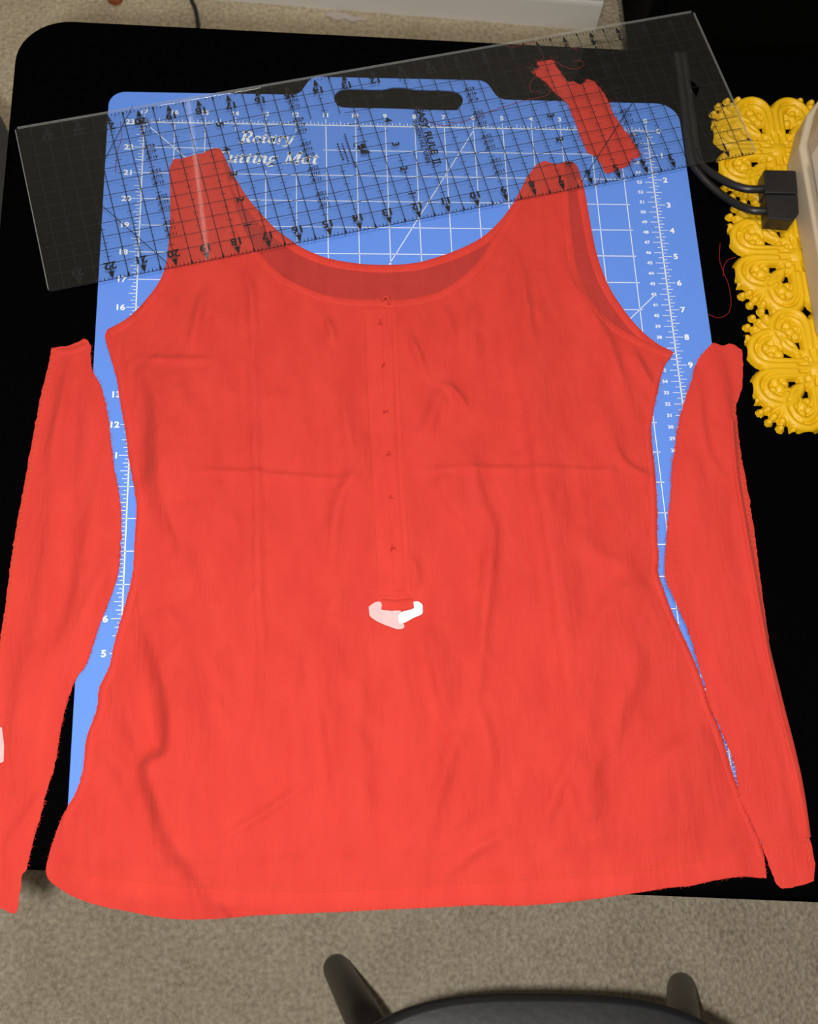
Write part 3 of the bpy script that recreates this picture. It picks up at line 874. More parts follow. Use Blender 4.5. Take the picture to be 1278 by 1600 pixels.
# --- cut-off strips
SL_IN = [(142, 540), (144, 578), (156, 600), (164, 625), (170, 656), (175, 700), (180, 738), (187, 775), (190, 812), (189, 859), (184, 903), (170, 944), (154, 984), (144, 1016), (134, 1041), (120, 1061), (106, 1097), (94, 1144), (86, 1194), (75, 1231), (64, 1272), (51, 1316), (41, 1359)]
SL_BOT = [(34, 1366), (30, 1392), (22, 1427), (0, 1419), (-28, 1410), (-52, 1398)]
SL_OUT = [(-50, 1360), (-38, 1240), (-24, 1130), (-10, 1050), (2, 987), (14, 897), (23, 837), (34, 775), (47, 706), (59, 637), (67, 603), (76, 566), (80, 543)]
SL_TOP = [(90, 541), (103, 540), (119, 535), (130, 529), (136, 531)]
CRL = [(catmull(atxy(q), 4), a * 1.8 / 1000, b / 1000, k) for q, a, b, k in [
    ([(112, 560), (100, 620), (86, 680), (75, 740)], 2.2, 5, 'ridge'), ([(160, 720), (145, 800), (130, 900), (110, 980), (60, 1060)], 2.0, 6, 'fold'),
    ([(100, 640), (88, 760), (76, 880), (60, 1000), (30, 1120)], 1.8, 7, 'ridge'), ([(125, 600), (135, 680), (120, 780)], 1.2, 7, 'ridge'),
    ([(75, 1230), (40, 1280), (5, 1340)], 1.4, 4, 'ridge'), ([(180, 860), (150, 930), (125, 990)], 2.0, 6, 'ridge'), ([(40, 1000), (30, 1100), (22, 1200)], 1.6, 6, 'fold')]]
def h_sl(p): return bed(p) + 0.0012 + np.maximum(creases(p, CRL) + 0.0005 * fbm(p, 0.05, 2, 12, (1.6, .6)), -0.0004)
sl = thing('fabric_strip', 'red side strip cut off the top, left of the blue mat', 'fabric scrap', (*at(100, 800)[:2], TOP), group='side strips cut off the top')
cloth('strip_cloth', sm_px(SL_IN, SL_BOT, SL_OUT, SL_TOP), h_sl, MAT['red'], sl, 0.003, 0.00022)
so = catmull(atxy(SL_OUT[::-1]), 5)
stitches('overlock_stitching', [offs(so, 0.0020)], h_sl, MAT['stitch'], sl, 0.0022, 0.002, 0.00035, 0.0005, 0.0017)
band('turned_hem', catmull(atxy([(88, 550), (110, 548), (132, 540)]), 4), 0.0060, h_sl, MAT['red'], sl, 0.0004, 0, 0.0006)
fringe('frayed_edge', [catmull(atxy(SL_IN), 4)], h_sl, MAT['red'], sl, 300, 0.0016, 0.003, 1, 6)
patch_l = atxy([(-18, 1132), (3, 1136), (7, 1165), (6, 1192), (-14, 1192)])
o = cloth('care_label', resample(np.vstack([patch_l, patch_l[:1]]), 0.002)[:-1], lambda p: h_sl(p) + 0.0012, MAT['tape'], sl, 0.0024); o['label'] = 'small white sewn-in label'

SR_OUT = [(1159, 547), (1161, 572), (1159, 606), (1150, 634), (1151, 662), (1156, 703), (1165, 756), (1173, 806), (1180, 859), (1187, 916), (1194, 966), (1200, 1012), (1209, 1069), (1220, 1103), (1225, 1144), (1242, 1188), (1252, 1238), (1258, 1288), (1266, 1322), (1271, 1353)]
SR_BOT = [(1269, 1378), (1250, 1383), (1222, 1389), (1211, 1383)]
SR_IN = [(1199, 1353), (1189, 1325), (1168, 1281), (1154, 1250), (1149, 1225), (1141, 1187), (1119, 1134), (1103, 1100), (1098, 1072), (1089, 1044), (1080, 1012), (1068, 977), (1047, 931), (1036, 903), (1037, 866), (1040, 825), (1045, 781), (1048, 737), (1053, 700), (1059, 662), (1067, 631), (1078, 600), (1087, 569), (1097, 553)]
SR_TOP = [(1106, 544), (1114, 538), (1128, 541), (1139, 537), (1150, 541)]
CRR = [(catmull(atxy(q), 4), a * 1.6 / 1000, b / 1000, k) for q, a, b, k in [
    ([(1087, 590), (1092, 650), (1105, 715), (1130, 750)], 1.6, 3.5, 'ridge'), ([(1120, 560), (1128, 620), (1136, 690), (1142, 740)], 2.4, 7, 'ridge'),
    ([(1080, 700), (1090, 820), (1105, 900)], 1.4, 8, 'ridge'), ([(1110, 760), (1125, 880), (1145, 980)], 1.2, 9, 'ridge'), ([(1100, 980), (1125, 1060), (1160, 1110)], 1.4, 6, 'fold'),
    ([(1137, 640), (1141, 710), (1148, 760), (1158, 825), (1172, 906), (1184, 970), (1194, 1028), (1212, 1112), (1238, 1216), (1252, 1300)], 1.5, 2.2, 'ridge')]]
def h_sr(p): return bed(p) + 0.0046 - 0.0024 * sstep((p[:, 1] - 0.2) / 0.1) + np.maximum(creases(p, CRR) + 0.0005 * fbm(p, 0.05, 2, 15, (1.6, .6)), -0.0004)
sr = thing('fabric_strip', 'red side strip cut off the top, between the mat and the yellow trivet', 'fabric scrap', (*at(1120, 900)[:2], TOP), group='side strips cut off the top')
cloth('strip_cloth', sm_px(SR_OUT, SR_BOT, SR_IN, SR_TOP), h_sr, MAT['red'], sr, 0.003, 0.00022)
sw = catmull(atxy([(1142, 660), (1149, 745), (1161, 825), (1176, 906), (1189, 984), (1198, 1028), (1219, 1112), (1244, 1216), (1258, 1309)]), 5)
stitches('overlock_stitching', [offs(catmull(atxy(SR_OUT[3:]), 5), -0.0025), sw], h_sr, MAT['stitch'], sr, 0.0022, 0.002, 0.00035, 0.0005, 0.0015)
band('seam_allowance', sw, 0.0060, h_sr, MAT['red'], sr, 0.0010, 0, 0.0007)
fringe('frayed_edge', [catmull(atxy(SR_IN), 4)], h_sr, MAT['thread_mid'], sr, 260, 0.0016, 0.0042, 1, 7)
hr = catmull(atxy([(1198, 1322), (1222, 1322), (1250, 1318)]), 4)
stitches('hem_stitching', [hr], h_sr, MAT['stitch'], sr, 0.0024, 0.002, 0.0003, 0.0004, 0.0008)

SC = [(839, 96), (851, 93), (864, 92), (872, 106), (887, 127), (897, 126), (908, 132), (918, 122), (929, 126), (943, 143), (951, 161), (957, 178), (975, 203), (989, 221), (1001, 242), (996, 249), (987, 249), (982, 259), (961, 270), (946, 272), (931, 245), (917, 240), (908, 217), (897, 189), (887, 164), (869, 147), (855, 129), (839, 117), (830, 112), (833, 105), (843, 106)]
CRS = [(catmull(atxy(q), 4), a / 1000, b / 1000, k) for q, a, b, k in [([(860, 110), (900, 150), (930, 210), (950, 250)], 0.7, 4, 'ridge'), ([(910, 135), (935, 170), (960, 220)], 0.6, 4, 'ridge')]]
def h_sc(p): return bed(p) + 0.0008 + np.maximum(creases(p, CRS) + 0.0002 * fbm(p, 0.03, 2, 18), -0.0003)
sc = thing('fabric_strip', 'small ragged red fabric scrap under the right half of the clear ruler', 'fabric scrap', (*at(920, 190)[:2], TOP))
cloth('strip_cloth', atxy(SC), h_sc, MAT['red'], sc, 0.0028, 0.00025)
fringe('frayed_edge', [atxy(SC + SC[:1])], h_sc, MAT['thread'], sc, 160, 0.002, 0.007, 1, 8)

# ------------------------------------------------------------------ ruler
ZR0 = 0.0050 + TOP; ZR1 = ZR0 + 0.0026
def rp(s, t): return RUL_O + RX * s + RY * t            # s along the ruler from its right end, t across it
def rmk(n): return n * I - 0.0047                        # inch mark n
ru = thing('quilting_ruler', 'long clear acrylic ruler with black inch grid lying across the mat', 'ruler', (*rp(RLEN / 2, RWID / 2), ZR0))
hole = [at(u, v_, 0.006)[:2] for u, v_ in [(1072, 121), (1082, 127), (1093, 137), (1091, 145), (1087, 152), (1082, 143)]]
rc = rounded([rp(-0.0035, 0), rp(-0.0035, RWID), rp(RLEN, RWID), rp(RLEN, 0)], 0.0012, 3)
prism('acrylic_blade', rc[::-1], ZR0, ZR1, MAT['acrylic'], ru, 0.0007, [hole], 2)
for (s0, t0, s1, t1) in ((-.0035, RWID, RLEN, RWID), (RLEN, 0, RLEN, RWID), (-.0035, 0, -.0035, RWID)):
    a_, b_ = rp(s0, t0), rp(s1, t1); d_ = (b_ - a_) / np.linalg.norm(b_ - a_); n_ = np.array([-d_[1], d_[0]])
    if (rp(RLEN / 2, RWID / 2) - a_) @ n_ > 0: n_ = -n_
    a_ = a_ + d_ * .0015; b_ = b_ - d_ * .0015
    prism('sawn_edge', [a_ + n_ * .0001, b_ + n_ * .0001, b_ + n_ * .0008, a_ + n_ * .0008], ZR0 + .0003, ZR1 - .0003, MAT['frosted'], ru)
ZK = ZR0 - 0.00012                                       # ink on the underside
rgd = Soup(); rtk = Soup(); rnm = Soup(); rfr = Soup(); rlt = Soup(); rlg = Soup(); rsp = Soup()
GW = 0.00055
W6 = 6.0 * I; T0 = (RWID - W6) / 2
nl = 24
EASY = (7.95, 9.05); LOGO = (13.05, 14.3)
def blocked(s_in, t_in):
    return (11.0 < s_in < 12.05 and 2.55 < t_in < 5.7) or (13.4 < s_in < 14.9 and 2.6 < t_in < 4.6)
for k in range(1, 48):
    s = k / 2
    if s > 23.8: break
    a = 0.0
    for j in range(24):
        t0, t1 = j * .25, (j + 1) * .25
        if blocked(s, (t0 + t1) / 2): continue
        rgd.line(rp(rmk(s), T0 + t0 * I), rp(rmk(s), T0 + t1 * I), GW, ZK)
for j in range(1, 12):
    t = j / 2
    for k in range(0, 95):
        s0, s1 = .1 + k * .25, .1 + (k + 1) * .25
        if blocked((s0 + s1) / 2, t): continue
        rgd.line(rp(rmk(s0), T0 + t * I), rp(rmk(s1), T0 + t * I), GW, ZK)
for k in range(1, 24):                                    # quarter-inch dashes beside the inch lines
    for j in range(0, 12):
        t = j / 2 + .25
        if blocked(k, t): continue
        rtk.line(rp(rmk(k - .11), T0 + t * I), rp(rmk(k + .11), T0 + t * I), GW * .8, ZK)
for k in range(1, 24 * 8):
    if k % 8 == 0: continue
    L = 0.15 if k % 4 == 0 else (0.12 if k % 2 == 0 else 0.085)
    for t0, sg in ((0.0, 1), (RWID, -1)):
        rtk.line(rp(rmk(k / 8), t0), rp(rmk(k / 8), t0 + sg * L * I), GW * .9, ZK)
for k in range(1, 24 * 2):
    big = k % 2 == 0; hw = 0.0024 if big else 0.0014; L = 0.0078 if big else 0.0042
    s = rmk(k / 2)
    for t0, sg in ((0.0, 1), (RWID, -1)):
        q = [rp(s - hw * .8, t0 + sg * .0008), rp(s + hw * .8, t0 + sg * .0008), rp(s, t0 + sg * (L + .0015))]
        if True:
            q = [rp(s, t0 + sg * .0008), rp(s - hw, t0 + sg * (L)), rp(s + hw, t0 + sg * (L))] if big else q
        rtk.poly(q, ZK)
rtk.line(rp(-.003, .0003), rp(RLEN, .0003), .0006, ZK)
for k in range(1, 24):
    put_number(str(k), rp(rmk(k), 0.0128), 0.0066, RX, ZK, 0.03, 1.1, 'ink', ru)
    put_number(str(k), rp(rmk(k), RWID - 0.0128), 0.0066, RX, ZK, 0.03, 1.1, 'ink', ru)
for cs in (17.5, 12.0, 6.5):
    for n in range(1, 6):
        put_number(str(n), rp(rmk(cs), T0 + (n - .08) * I), 0.0062, -RY, ZK, 0.03, 1.1, 'ink', ru)
for cs in (20.0, 15.0, 9.0, 4.0):
    for n in range(1, 6):
        for q, fr in enumerate(('1/8"', '1/4"', '3/8"')):
            put_text(rfr, '%d%s' % (n, fr), rp(rmk(cs) - 0.002, T0 + (n + .12 + .23 * q) * I), 0.0034, RX, ZK, 0.008, 1.0)
# angle guides
for a, b in (((160, 322), (262, 412)), ((207, 166), (164, 248)), ((989, 159), (908, 284)), ((989, 159), (1000, 147))):
    rgd.line(at(*a, .005)[:2], at(*b, .005)[:2], GW, ZK)
def rul_text(s, a, b, cap, soup, bold, up):
    """text running down the ruler from point a to point b (photo points on its underside)"""
    A, B = at(*a, .005)[:2], at(*b, .005)[:2]
    v, f, ht = text_geo(s, bold)
    wid = v[:, 0].max() - v[:, 0].min()
    L = np.linalg.norm(B - A); k = cap / .72
    put_text(soup, s, (A + B) / 2, cap, -RY, ZK, bold, L / (wid * k))
rul_text('EASY RULE', (656, 167), (678, 241), 0.0062, rlt, 0.03, 1)
A = at(682, 252, .005)[:2]
for d in (-0.0013, 0.0013):
    rlt.line(A - RY * d + RX * .0030, A - RY * d - RX * .0030, .0013, ZK)
for d in (-0.0030, 0.0030):
    rlt.line(A + RX * d - RY * .0030, A + RX * d + RY * .0030, .0009, ZK)
rul_text('SHARON HULTGREN', (647, 188), (670, 254), 0.0036, rlt, 0.02, 1)
# maker's emblem: a dark square with a light curl through it, small print beside it
LG = at(565, 231, .005)[:2]
sq = lambda x, y: LG + RX * x * -1 + RY * y
hwid = .0056
for p0, p1, wdt in (((-hwid, hwid), (hwid, hwid), .0007), ((-hwid, hwid), (-hwid, .002), .0007)):
    rlg.line(sq(*p0), sq(*p1), wdt, ZK)
rlg.poly([sq(-hwid * .35, -.001), sq(hwid, -.0042), sq(hwid, -.0062), sq(-hwid * .35, -.0062)], ZK)
th = np.linspace(0, 2 * math.pi, 14, endpoint=False)
rlg.poly([sq(.0015 + .0021 * math.cos(q), .0022 + .0022 * math.sin(q)) for q in th], ZK)
rlg.poly([sq(-.0022 + .0012 * math.cos(q), .0016 + .0018 * math.sin(q)) for q in th], ZK)
rlg.line(sq(-.0028, -.0005), sq(.0040, .0004), .0016, ZK)
rr = random.Random(3)
for (a, b) in (((538, 209), (556, 264)), ((534, 224), (545, 254)), ((527, 224), (538, 254))):
    A, B = at(*a, .005)[:2], at(*b, .005)[:2]; L = np.linalg.norm(B - A); d = (B - A) / L; s = 0
    while s < L - .002:
        e = min(L, s + rr.uniform(.0008, .0022)); rsp.line(A + d * s, A + d * e, .0013, ZK); s = e + rr.uniform(.0004, .0009)
tag(rgd.build('grid_print', MAT['ink'], ru), kind='stuff'); tag(rtk.build('tick_print', MAT['ink'], ru), kind='stuff')
tag(rfr.build('fraction_numbers', MAT['ink'], ru), kind='stuff'); rlt.build('name_lettering', MAT['ink'], ru); rlg.build('maker_emblem', MAT['ink'], ru); tag(rsp.build('small_print', MAT['ink'], ru), kind='stuff')
# ------------------------------------------------------------------ yellow trivet
HALF = 2.1 * I
def trivet_tile():
    N = 170
    u = np.linspace(-1.06, 1.06, N); X, Y = np.meshgrid(u, u); p = np.c_[X.ravel(), Y.ravel()]
    H = np.zeros(len(p))
    def rot(q, k):
        q = np.array(q, float)
        for _ in range(k): q = np.c_[-q[:, 1], q[:, 0]]
        return q
    def stroke(q, wd_, h, n=5):
        nonlocal H
        d, _, _ = polydist(p, catmull(q, n) if len(q) > 2 else q)
        H = np.maximum(H, h * np.sqrt(np.clip(1 - (d / wd_) ** 2, 0, None)))
    def blob(c, r, h):
        nonlocal H
        d = np.hypot(p[:, 0] - c[0], p[:, 1] - c[1])
        H = np.maximum(H, h * np.sqrt(np.clip(1 - (d / r) ** 2, 0, None)))
    for k in range(4):
        # k = 0: arm pointing to -x
        stroke(rot([(0.0, 0.0), (-0.80, 0.0)], k), 0.075, 0.9)
        for s in (1, -1):
            outer = [(-.35, .055 * s), (-.72, .05 * s), (-.92, .13 * s), (-1.0, .30 * s), (-.94, .48 * s), (-.78, .60 * s), (-.58, .62 * s), (-.44, .55 * s)]
            inner = [(-.22, .12 * s), (-.55, .13 * s), (-.76, .16 * s), (-.865, .30 * s), (-.80, .45 * s), (-.64, .515 * s), (-.46, .49 * s), (-.34, .40 * s), (-.29, .29 * s)]
            stroke(rot(outer, k), 0.078, 1.0); stroke(rot(inner, k), 0.066, 0.9)
            c = rot([(-.63, .33 * s)], k)[0]
            blob(c, .10, .85)
            for q in range(5):
                a = q * 1.2566 + k * 1.57 + .4 * s
                blob((c[0] + .115 * math.cos(a), c[1] + .115 * math.sin(a)), .078, .75)
            # leaf curls near the middle
            stroke(rot([(-.15, .08 * s), (-.28, .16 * s), (-.26, .27 * s), (-.17, .26 * s)], k), 0.06, 0.8)
            stroke(rot([(-.44, .55 * s), (-.50, .44 * s)], k), 0.07, 0.7)
        # corner fan between this arm and the next
        fc = rot([(-.56, .56)], k)[0]; dirv = math.atan2(fc[1], fc[0])
        blob(fc, .17, .8)
        for q in range(-3, 4):
            a = dirv + q * 0.42
            e = fc + np.array([math.cos(a), math.sin(a)]) * (.34 if abs(q) < 3 else .28)
            stroke(np.array([fc, e]), 0.055, .78); blob(e, .070, .95)
            e2 = fc + np.array([math.cos(a), math.sin(a)]) * (.46 if abs(q) < 3 else .36)
            blob(e2, .060, .82)
    blob((0, 0), .2, 1.0)
    for q in range(8): blob((.22 * math.cos(q * .785), .22 * math.sin(q * .785)), .075, .85)
    # thin web joining everything, pierced beside the scrolls
    web = np.maximum(np.abs(p[:, 0]), np.abs(p[:, 1])) < 0.0
    H = H.reshape(N, N)
    Hs = H.copy()
    for _ in range(3):
        Hs = (Hs + np.roll(Hs, 1, 0) + np.roll(Hs, -1, 0) + np.roll(Hs, 1, 1) + np.roll(Hs, -1, 1)) / 5
    wz = np.where(Hs > 0.36, 0.25, 0.0)
    H = np.maximum(H, wz)
    TH = 0.0066
    idx = -np.ones((N, N), int); V = []; F = []
    ok = H > 0.03
    cellok = ok[:-1, :-1] | ok[1:, :-1] | ok[:-1, 1:] | ok[1:, 1:]
    for j in range(N - 1):
        for i in range(N - 1):
            if cellok[j, i]:
                q = []
                for (jj, ii) in ((j, i), (j, i + 1), (j + 1, i + 1), (j + 1, i)):
                    if idx[jj, ii] < 0:
                        idx[jj, ii] = len(V); V.append((u[ii] * HALF, u[jj] * HALF, H[jj, ii] * TH))
                    q.append(idx[jj, ii])
                F.append(tuple(q))
    return mesh('scroll_tile', V, F)
TZ = TOP - 0.002 + 0.0001
tcx, tcy = 19.45 * I + HALF, 13.85 * I
tv = thing('trivet', 'yellow filigree trivet of cast scrolls under the sewing machine', 'trivet', (tcx + 2 * HALF, tcy + 2 * HALF, TZ))
tm = trivet_tile(); tm.materials.append(MAT['yellow'])
tm.polygons.foreach_set('use_smooth', [True] * len(tm.polygons))
for a in range(3):
    for b in range(3):
        o = bpy.data.objects.new('scroll_tile', tm); C.objects.link(o); o.parent = tv
        o.location = ((a - 1) * 2 * HALF, (b - 1) * 2 * HALF, 0)

# ------------------------------------------------------------------ sewing machine (its plug side reaches into the picture)
MZ = TOP + 0.0047
def mp(u, v_): return at(u, v_, 0.0042)[:2]
foot = [mp(1274, 530), mp(1228, 262), mp(1240, 214), mp(1290, 150)]
sm_f = foot + [np.array([0.80, foot[3][1] + 0.01]), np.array([0.82, foot[0][1] + 0.01])]
smx = thing('sewing_machine', 'beige sewing machine standing on the yellow trivet at the right edge', 'sewing machine', (0.68, 0.45, MZ))
def shrink(poly, d):
    c = np.mean(poly, axis=0); return [p + (c - p) / np.linalg.norm(c - p) * d for p in poly]
prism('base_tray', rounded(sm_f, [.006, .012, .012, .01, .02, .02], 5), MZ, MZ + 0.030, MAT['beige'], smx, 0.003)
prism('body_shell', rounded(shrink(sm_f, 0.0045), [.006, .012, .012, .01, .02, .02], 5), MZ + 0.0302, MZ + 0.24, MAT['beige'], smx, 0.008)
prism('arm', rounded([np.array([.60, .43]), np.array([.60, .53]), np.array([.98, .53]), np.array([.98, .43])], .02, 5), MZ + 0.2402, MZ + 0.30, MAT['cream'], smx, 0.01)
# cover plate on the plug side
a, b = shrink(sm_f, 0.004)[0], shrink(sm_f, 0.004)[1]
dv = (b - a) / np.linalg.norm(b - a); nv = np.array([-dv[1], dv[0]])
if nv[0] > 0: nv = -nv
def side_plate(name, s0, s1, z0, z1, th_, mat, parent, bev=0.002):
    q = [a + dv * s0 + nv * -0.002, a + dv * s1 + nv * -0.002, a + dv * s1 + nv * th_, a + dv * s0 + nv * th_]
    return prism(name, q, MZ + z0, MZ + z1, mat, parent, bev)
Lf = np.linalg.norm(b - a)
side_plate('side_cover', 0.02, Lf * .86, 0.046, 0.20, 0.004, MAT['cream'], smx)
side_plate('dial_mark', Lf * .62, Lf * .68, 0.056, 0.060, 0.0045, MAT['pink'], smx, 0.0)

# ------------------------------------------------------------------ power plug and cables
pc = thing('power_plug', 'black two-cable power plug pushed into the beige machine', 'plug', (*at(1220, 305, 0.012)[:2], TOP + .006))
pz0, pz1 = TOP + 0.0065, TOP + 0.0225
def q_(u, v_): return at(u, v_, 0.020)[:2]
up = [q_(1192, 268), q_(1242, 269), q_(1245, 305), q_(1194, 304)]
lo = [q_(1195, 306), q_(1245, 307), q_(1246, 336), q_(1238, 347), q_(1199, 344)]
prism('plug_half', rounded(up[::-1], .0012, 3), pz0, pz1, MAT['plug'], pc, 0.0012)
prism('plug_half', rounded(lo[::-1], .0012, 3), pz0, pz1, MAT['plug'], pc, 0.0012)
def cable(pts):
    P = catmull(np.array([at(u, v_, h) for u, v_, h in pts]), 8)
    v, f = tube(P, 0.0034, 10); return link('cable', mesh('cable', v, f), MAT['plug'], pc, True)
cable([(1196, 295, .016), (1172, 296, .0155), (1150, 291, .0125), (1130, 282, .0085), (1108, 268, .004), (1094, 254, .0015), (1088, 235, .0012), (1082, 190, .0012), (1074, 130, .0012), (1068, 85, .0012)])
cable([(1199, 330, .016), (1176, 329, .0145), (1152, 320, .009), (1132, 308, .0035), (1112, 292, .0015), (1093, 272, .0013), (1080, 250, .0012), (1073, 200, .0012), (1064, 130, .0012), (1058, 85, .0012)])

# ------------------------------------------------------------------ loose threads
def thread(px, label, mat='thread', h=0.0008, r=0.00027, wob=0.0):
    P = np.array([np.r_[at(u, v_, h)[:2], 0] for u, v_ in px]); P = catmull(P, 6)
    P[:, 2] = TOP + 0.0008 + (bed(P[:, :2]))
    v, f = tube(P, r, 5)
    o = link('thread', mesh('thread', v, f), MAT[mat], None, True)
    return tag(o, label, 'thread', 'loose red threads')
thread([(700, 190), (715, 192), (735, 186), (760, 176), (790, 166), (820, 157), (852, 149), (862, 138)], 'long red thread running from the mat handle to the small scrap')
thread([(1125, 380), (1124, 405), (1130, 425), (1138, 445), (1142, 470), (1139, 487), (1130, 495), (1118, 497), (1106, 493)], 'dark red thread hooking beside the yellow trivet', h=-0.0012)
thread([(1150, 402), (1138, 406), (1131, 416), (1130, 432)], 'short dark red thread joining the trivet edge', h=-0.0012)
thread([(850, 92), (842, 75), (832, 66), (815, 70), (798, 74), (788, 68)], 'curly red thread above the top end of the small scrap', h=-0.001)
thread([(868, 96), (882, 104), (898, 108), (912, 102), (908, 95), (895, 96)], 'looped red thread right of the top end of the small scrap', h=-0.001)
thread([(874, 68), (888, 72), (902, 78)], 'tiny red thread on the black table near the ruler top edge', h=-0.001)
thread([(838, 118), (828, 130), (830, 142), (845, 143)], 'red thread curling left of the small scrap', h=-0.001)
thread([(188, 190), (190, 214), (183, 240), (180, 270)], 'fine red thread near the upper left corner of the mat', h=0.0008, r=.00025)
thread([(650, 165), (656, 178), (672, 190), (690, 196), (706, 195)], 'red thread crossing the mat below the handle slot', h=0.0008)
thread([(938, 268), (936, 282), (928, 292)], 'short red thread below the lower end of the small scrap')

# ------------------------------------------------------------------ chair at the front of the table
def chair_parts(t, seat_c, rz, wid, dep, hgt, feet):
    """round-cornered padded seat on four splayed dowel legs with a back rail"""
    c, s = math.cos(rz), math.sin(rz)
    W = lambda x, y, z: (seat_c[0] + c * x - s * y, seat_c[1] + s * x + c * y, z)
    n = 72; prof = [(0.0, .000), (.965, .000), (.99, -.004), (1.0, -.012), (1.0, -.028), (.985, -.036), (.93, -.040), (0.0, -.040)]
    V = []; F = []
    ringn = []
    for (k, dz) in prof:
        if k == 0.0:
            V.append(W(0, 0, hgt + dz)); ringn.append([len(V) - 1]); continue
        r0 = []
        for i in range(n):
            th = 2 * math.pi * i / n; e = 2 / 2.9
            x = math.copysign(abs(math.cos(th)) ** e, math.cos(th)); y = math.copysign(abs(math.sin(th)) ** e, math.sin(th))
            x *= wid / 2 * k * (1.0 + 0.05 * y); y *= dep / 2 * k
            V.append(W(x, y, hgt + dz)); r0.append(len(V) - 1)
        ringn.append(r0)
    for A, B in zip(ringn[:-1], ringn[1:]):
        for i in range(n):
            j = (i + 1) % n
            if len(A) == 1: F.append((A[0], B[i], B[j]))
            elif len(B) == 1: F.append((A[i], B[0], A[j]))
            else: F.append((A[i], B[i], B[j], A[j]))
    link('seat', mesh('seat', V, F), MAT['seat'], t, True)
    tops = [(-wid * .30, dep * .30), (wid * .30, dep * .30), (wid * .30, -dep * .30), (-wid * .30, -dep * .30)]
    for (fx, fy), (tx, ty) in zip(feet, tops):
        q = np.array(W(tx, ty, hgt - .030)); f0 = np.array([fx, fy, 0.0])
        P = [f0 + np.array([0, 0, .0]), f0 + (q - f0) * .02, f0 + (q - f0) * .05, f0 + (q - f0) * .5, q]
        v, f = tube(P, [.012, .0165, .0175, .0205, .0185], 14)
        zmin = min(a[2] for a in v)
        v = [np.array([a[0], a[1], max(a[2], 0.0)]) for a in v]
        link('leg', mesh('leg', v, f), MAT['leg'], t, True)
    for x in (-wid * .36, wid * .36):
        P = catmull(np.array([W(x, -dep * .42, hgt - .03), W(x * 1.02, -dep * .50, hgt + .18), W(x * 1.02, -dep * .60, hgt + .38)]), 5)
        v, f = tube(P, .012, 10); link('back_post', mesh('back_post', v, f), MAT['leg'], t, True)
    P = catmull(np.array([W(-wid * .40, -dep * .60, hgt + .37), W(0, -dep * .70, hgt + .37), W(wid * .40, -dep * .60, hgt + .37)]), 6)
    v, f = tube(P, .02, 10); link('back_rail', mesh('back_rail', v, f), MAT['leg'], t, True)

SH = 0.440
fe = at(850, 1553, SH - TOP)[:2]
crz = math.radians(-3.0)
dep = 0.40
sc_ = fe + np.array([math.sin(crz), -math.cos(crz)]) * dep / 2 + np.array([0.004, 0])
f1 = at(524, 1509, -TOP)[:2]; f2 = at(1064, 1538, -TOP)[:2]
dd = np.array([math.sin(crz), -math.cos(crz)])
ch = thing('dining_chair', 'black padded chair with splayed round legs in front of the table', 'chair', (*sc_, 0))
chair_parts(ch, sc_, crz, 0.43, dep, SH, [f1, f2, f2 + dd * .44, f1 + dd * .44])
# second chair at the left end of the table: only its edge shows
c2 = np.array([-0.385, 0.685])
ch2 = thing('dining_chair', 'black chair at the far left end of the table, barely in view', 'chair', (*c2, 0))
ft2 = [c2 + q for q in (np.array([.20, .20]), np.array([.20, -.20]), np.array([-.2, -.2]), np.array([-.2, .2]))]
chair_parts(ch2, c2, math.radians(-90), 0.43, dep, SH, ft2)

# ------------------------------------------------------------------ things on the floor beyond the table
cb = thing('black_cabinet', 'tall black cabinet beyond the table at the upper right', 'cabinet', (1.15, 1.5, 0))
x0 = 0.668
bm = bmesh.new(); box_bm(bm, (x0, 1.26, 0.04), (x0 + 1.0, 1.72, 0.62), 0.006); from_bm('carcass', bm, MAT['cabinet'], cb)
bm = bmesh.new(); box_bm(bm, (x0 + .02, 1.29, 0.0), (x0 + .98, 1.70, 0.0398), 0.002); from_bm('plinth', bm, MAT['cabinet'], cb)
for k in range(2):
    bm = bmesh.new(); box_bm(bm, (x0 + .02 + k * .485, 1.242, .06), (x0 + .495 + k * .485, 1.2598, .60), 0.003); d_ = from_bm('door', bm, MAT['cabinet'], cb)
    v, f = tube([(x0 + .47 + k * .06, 1.235, .30), (x0 + .47 + k * .06, 1.235, .38)], .005, 8); link('handle', mesh('handle', v, f), MAT['plug'], d_, True)
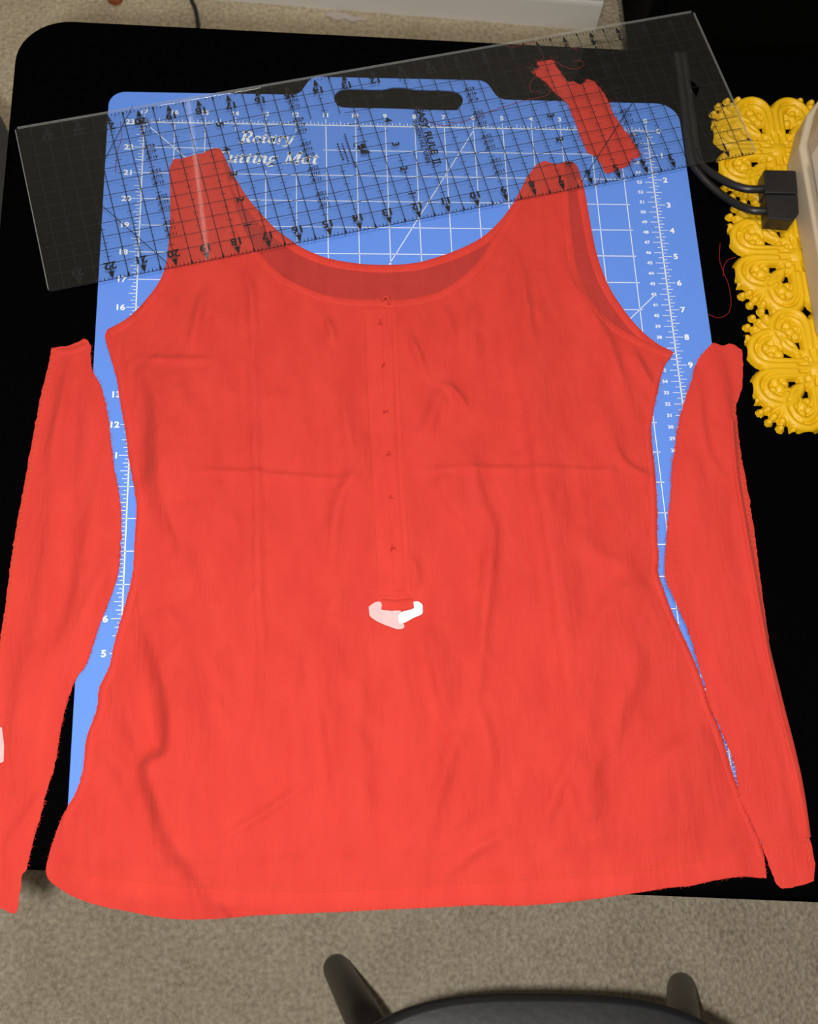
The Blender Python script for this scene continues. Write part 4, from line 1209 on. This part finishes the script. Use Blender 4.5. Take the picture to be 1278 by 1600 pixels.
def floor_cord(pts, r, label):
    P = catmull(np.array([[*at(u, v_, -TOP)[:2], r] for u, v_ in pts]), 8); v, f = tube(P, r, 8)
    return tag(link('floor_cord', mesh('floor_cord', v, f), MAT['plug'], None, True), label, 'cord')
floor_cord([(292, -40), (299, 0), (305, 15), (309, 35), (312, 70)], 0.0035, 'thin black cord on the carpet behind the table')
def flat_bit(name, px, h, mat, label, cat):
    P = catmull(np.array([at(u, v_, -TOP)[:2] for u, v_ in px]), 3, True)
    return tag(prism(name, P[::-1], 0.0005, h, mat, None, 0.001), label, cat)
flat_bit('felt_scrap', [(168, -6), (178, -8), (192, -4), (190, 6), (180, 9), (170, 5)], 0.010, MAT['rust'], 'small rust brown scrap on the carpet at the upper left', 'scrap')
flat_bit('pale_patch', [(508, 24), (518, 19), (527, 22), (540, 21), (549, 26), (566, 28), (574, 33), (560, 33), (551, 36), (538, 31), (528, 33), (517, 29)], 0.0025, MAT['pale_bit'], 'irregular pale patch on the carpet by the white baseboard', 'pale patch')  # thin pale glossy piece lying on the carpet

# unseen glowing tube, added on the back wall so the ruler mirrors a pale streak
mir = np.array([CAM[0], CAM[1], TOP + 0.0076 - (CAM[2] - 0.0076)])
def wall_hit(u, v_):
    p = at(u, v_, 0.0076); d = p - mir
    k = ((W0 - wn * 0.03 - mir[:2]) @ wn) / (d[:2] @ wn)
    return mir + d * k
A = wall_hit(292, 140); B = wall_hit(326, 420)
lt = thing('streak_tube', 'glowing tube added on the back wall to streak the ruler', 'lamp', (*((A + B) / 2)[:2], A[2]))
em, nt, b = new_mat('tube_glow'); b.inputs['Emission Color'].default_value = (1, .96, .88, 1); b.inputs['Emission Strength'].default_value = 5.5
v, f = tube([A, B], 0.0038, 12); link('tube', mesh('tube', v, f), em, lt, True)
d_ = (B - A) / np.linalg.norm(B - A)
for P_ in (A - d_ * .012, B + d_ * .012):
    bm = bmesh.new(); box_bm(bm, (P_[0] - .014, P_[1] - .014, P_[2] - .012), (P_[0] + .014, P_[1] + .044, P_[2] + .012), .003); from_bm('holder', bm, MAT['white'], lt)
bpy.context.view_layer.update()
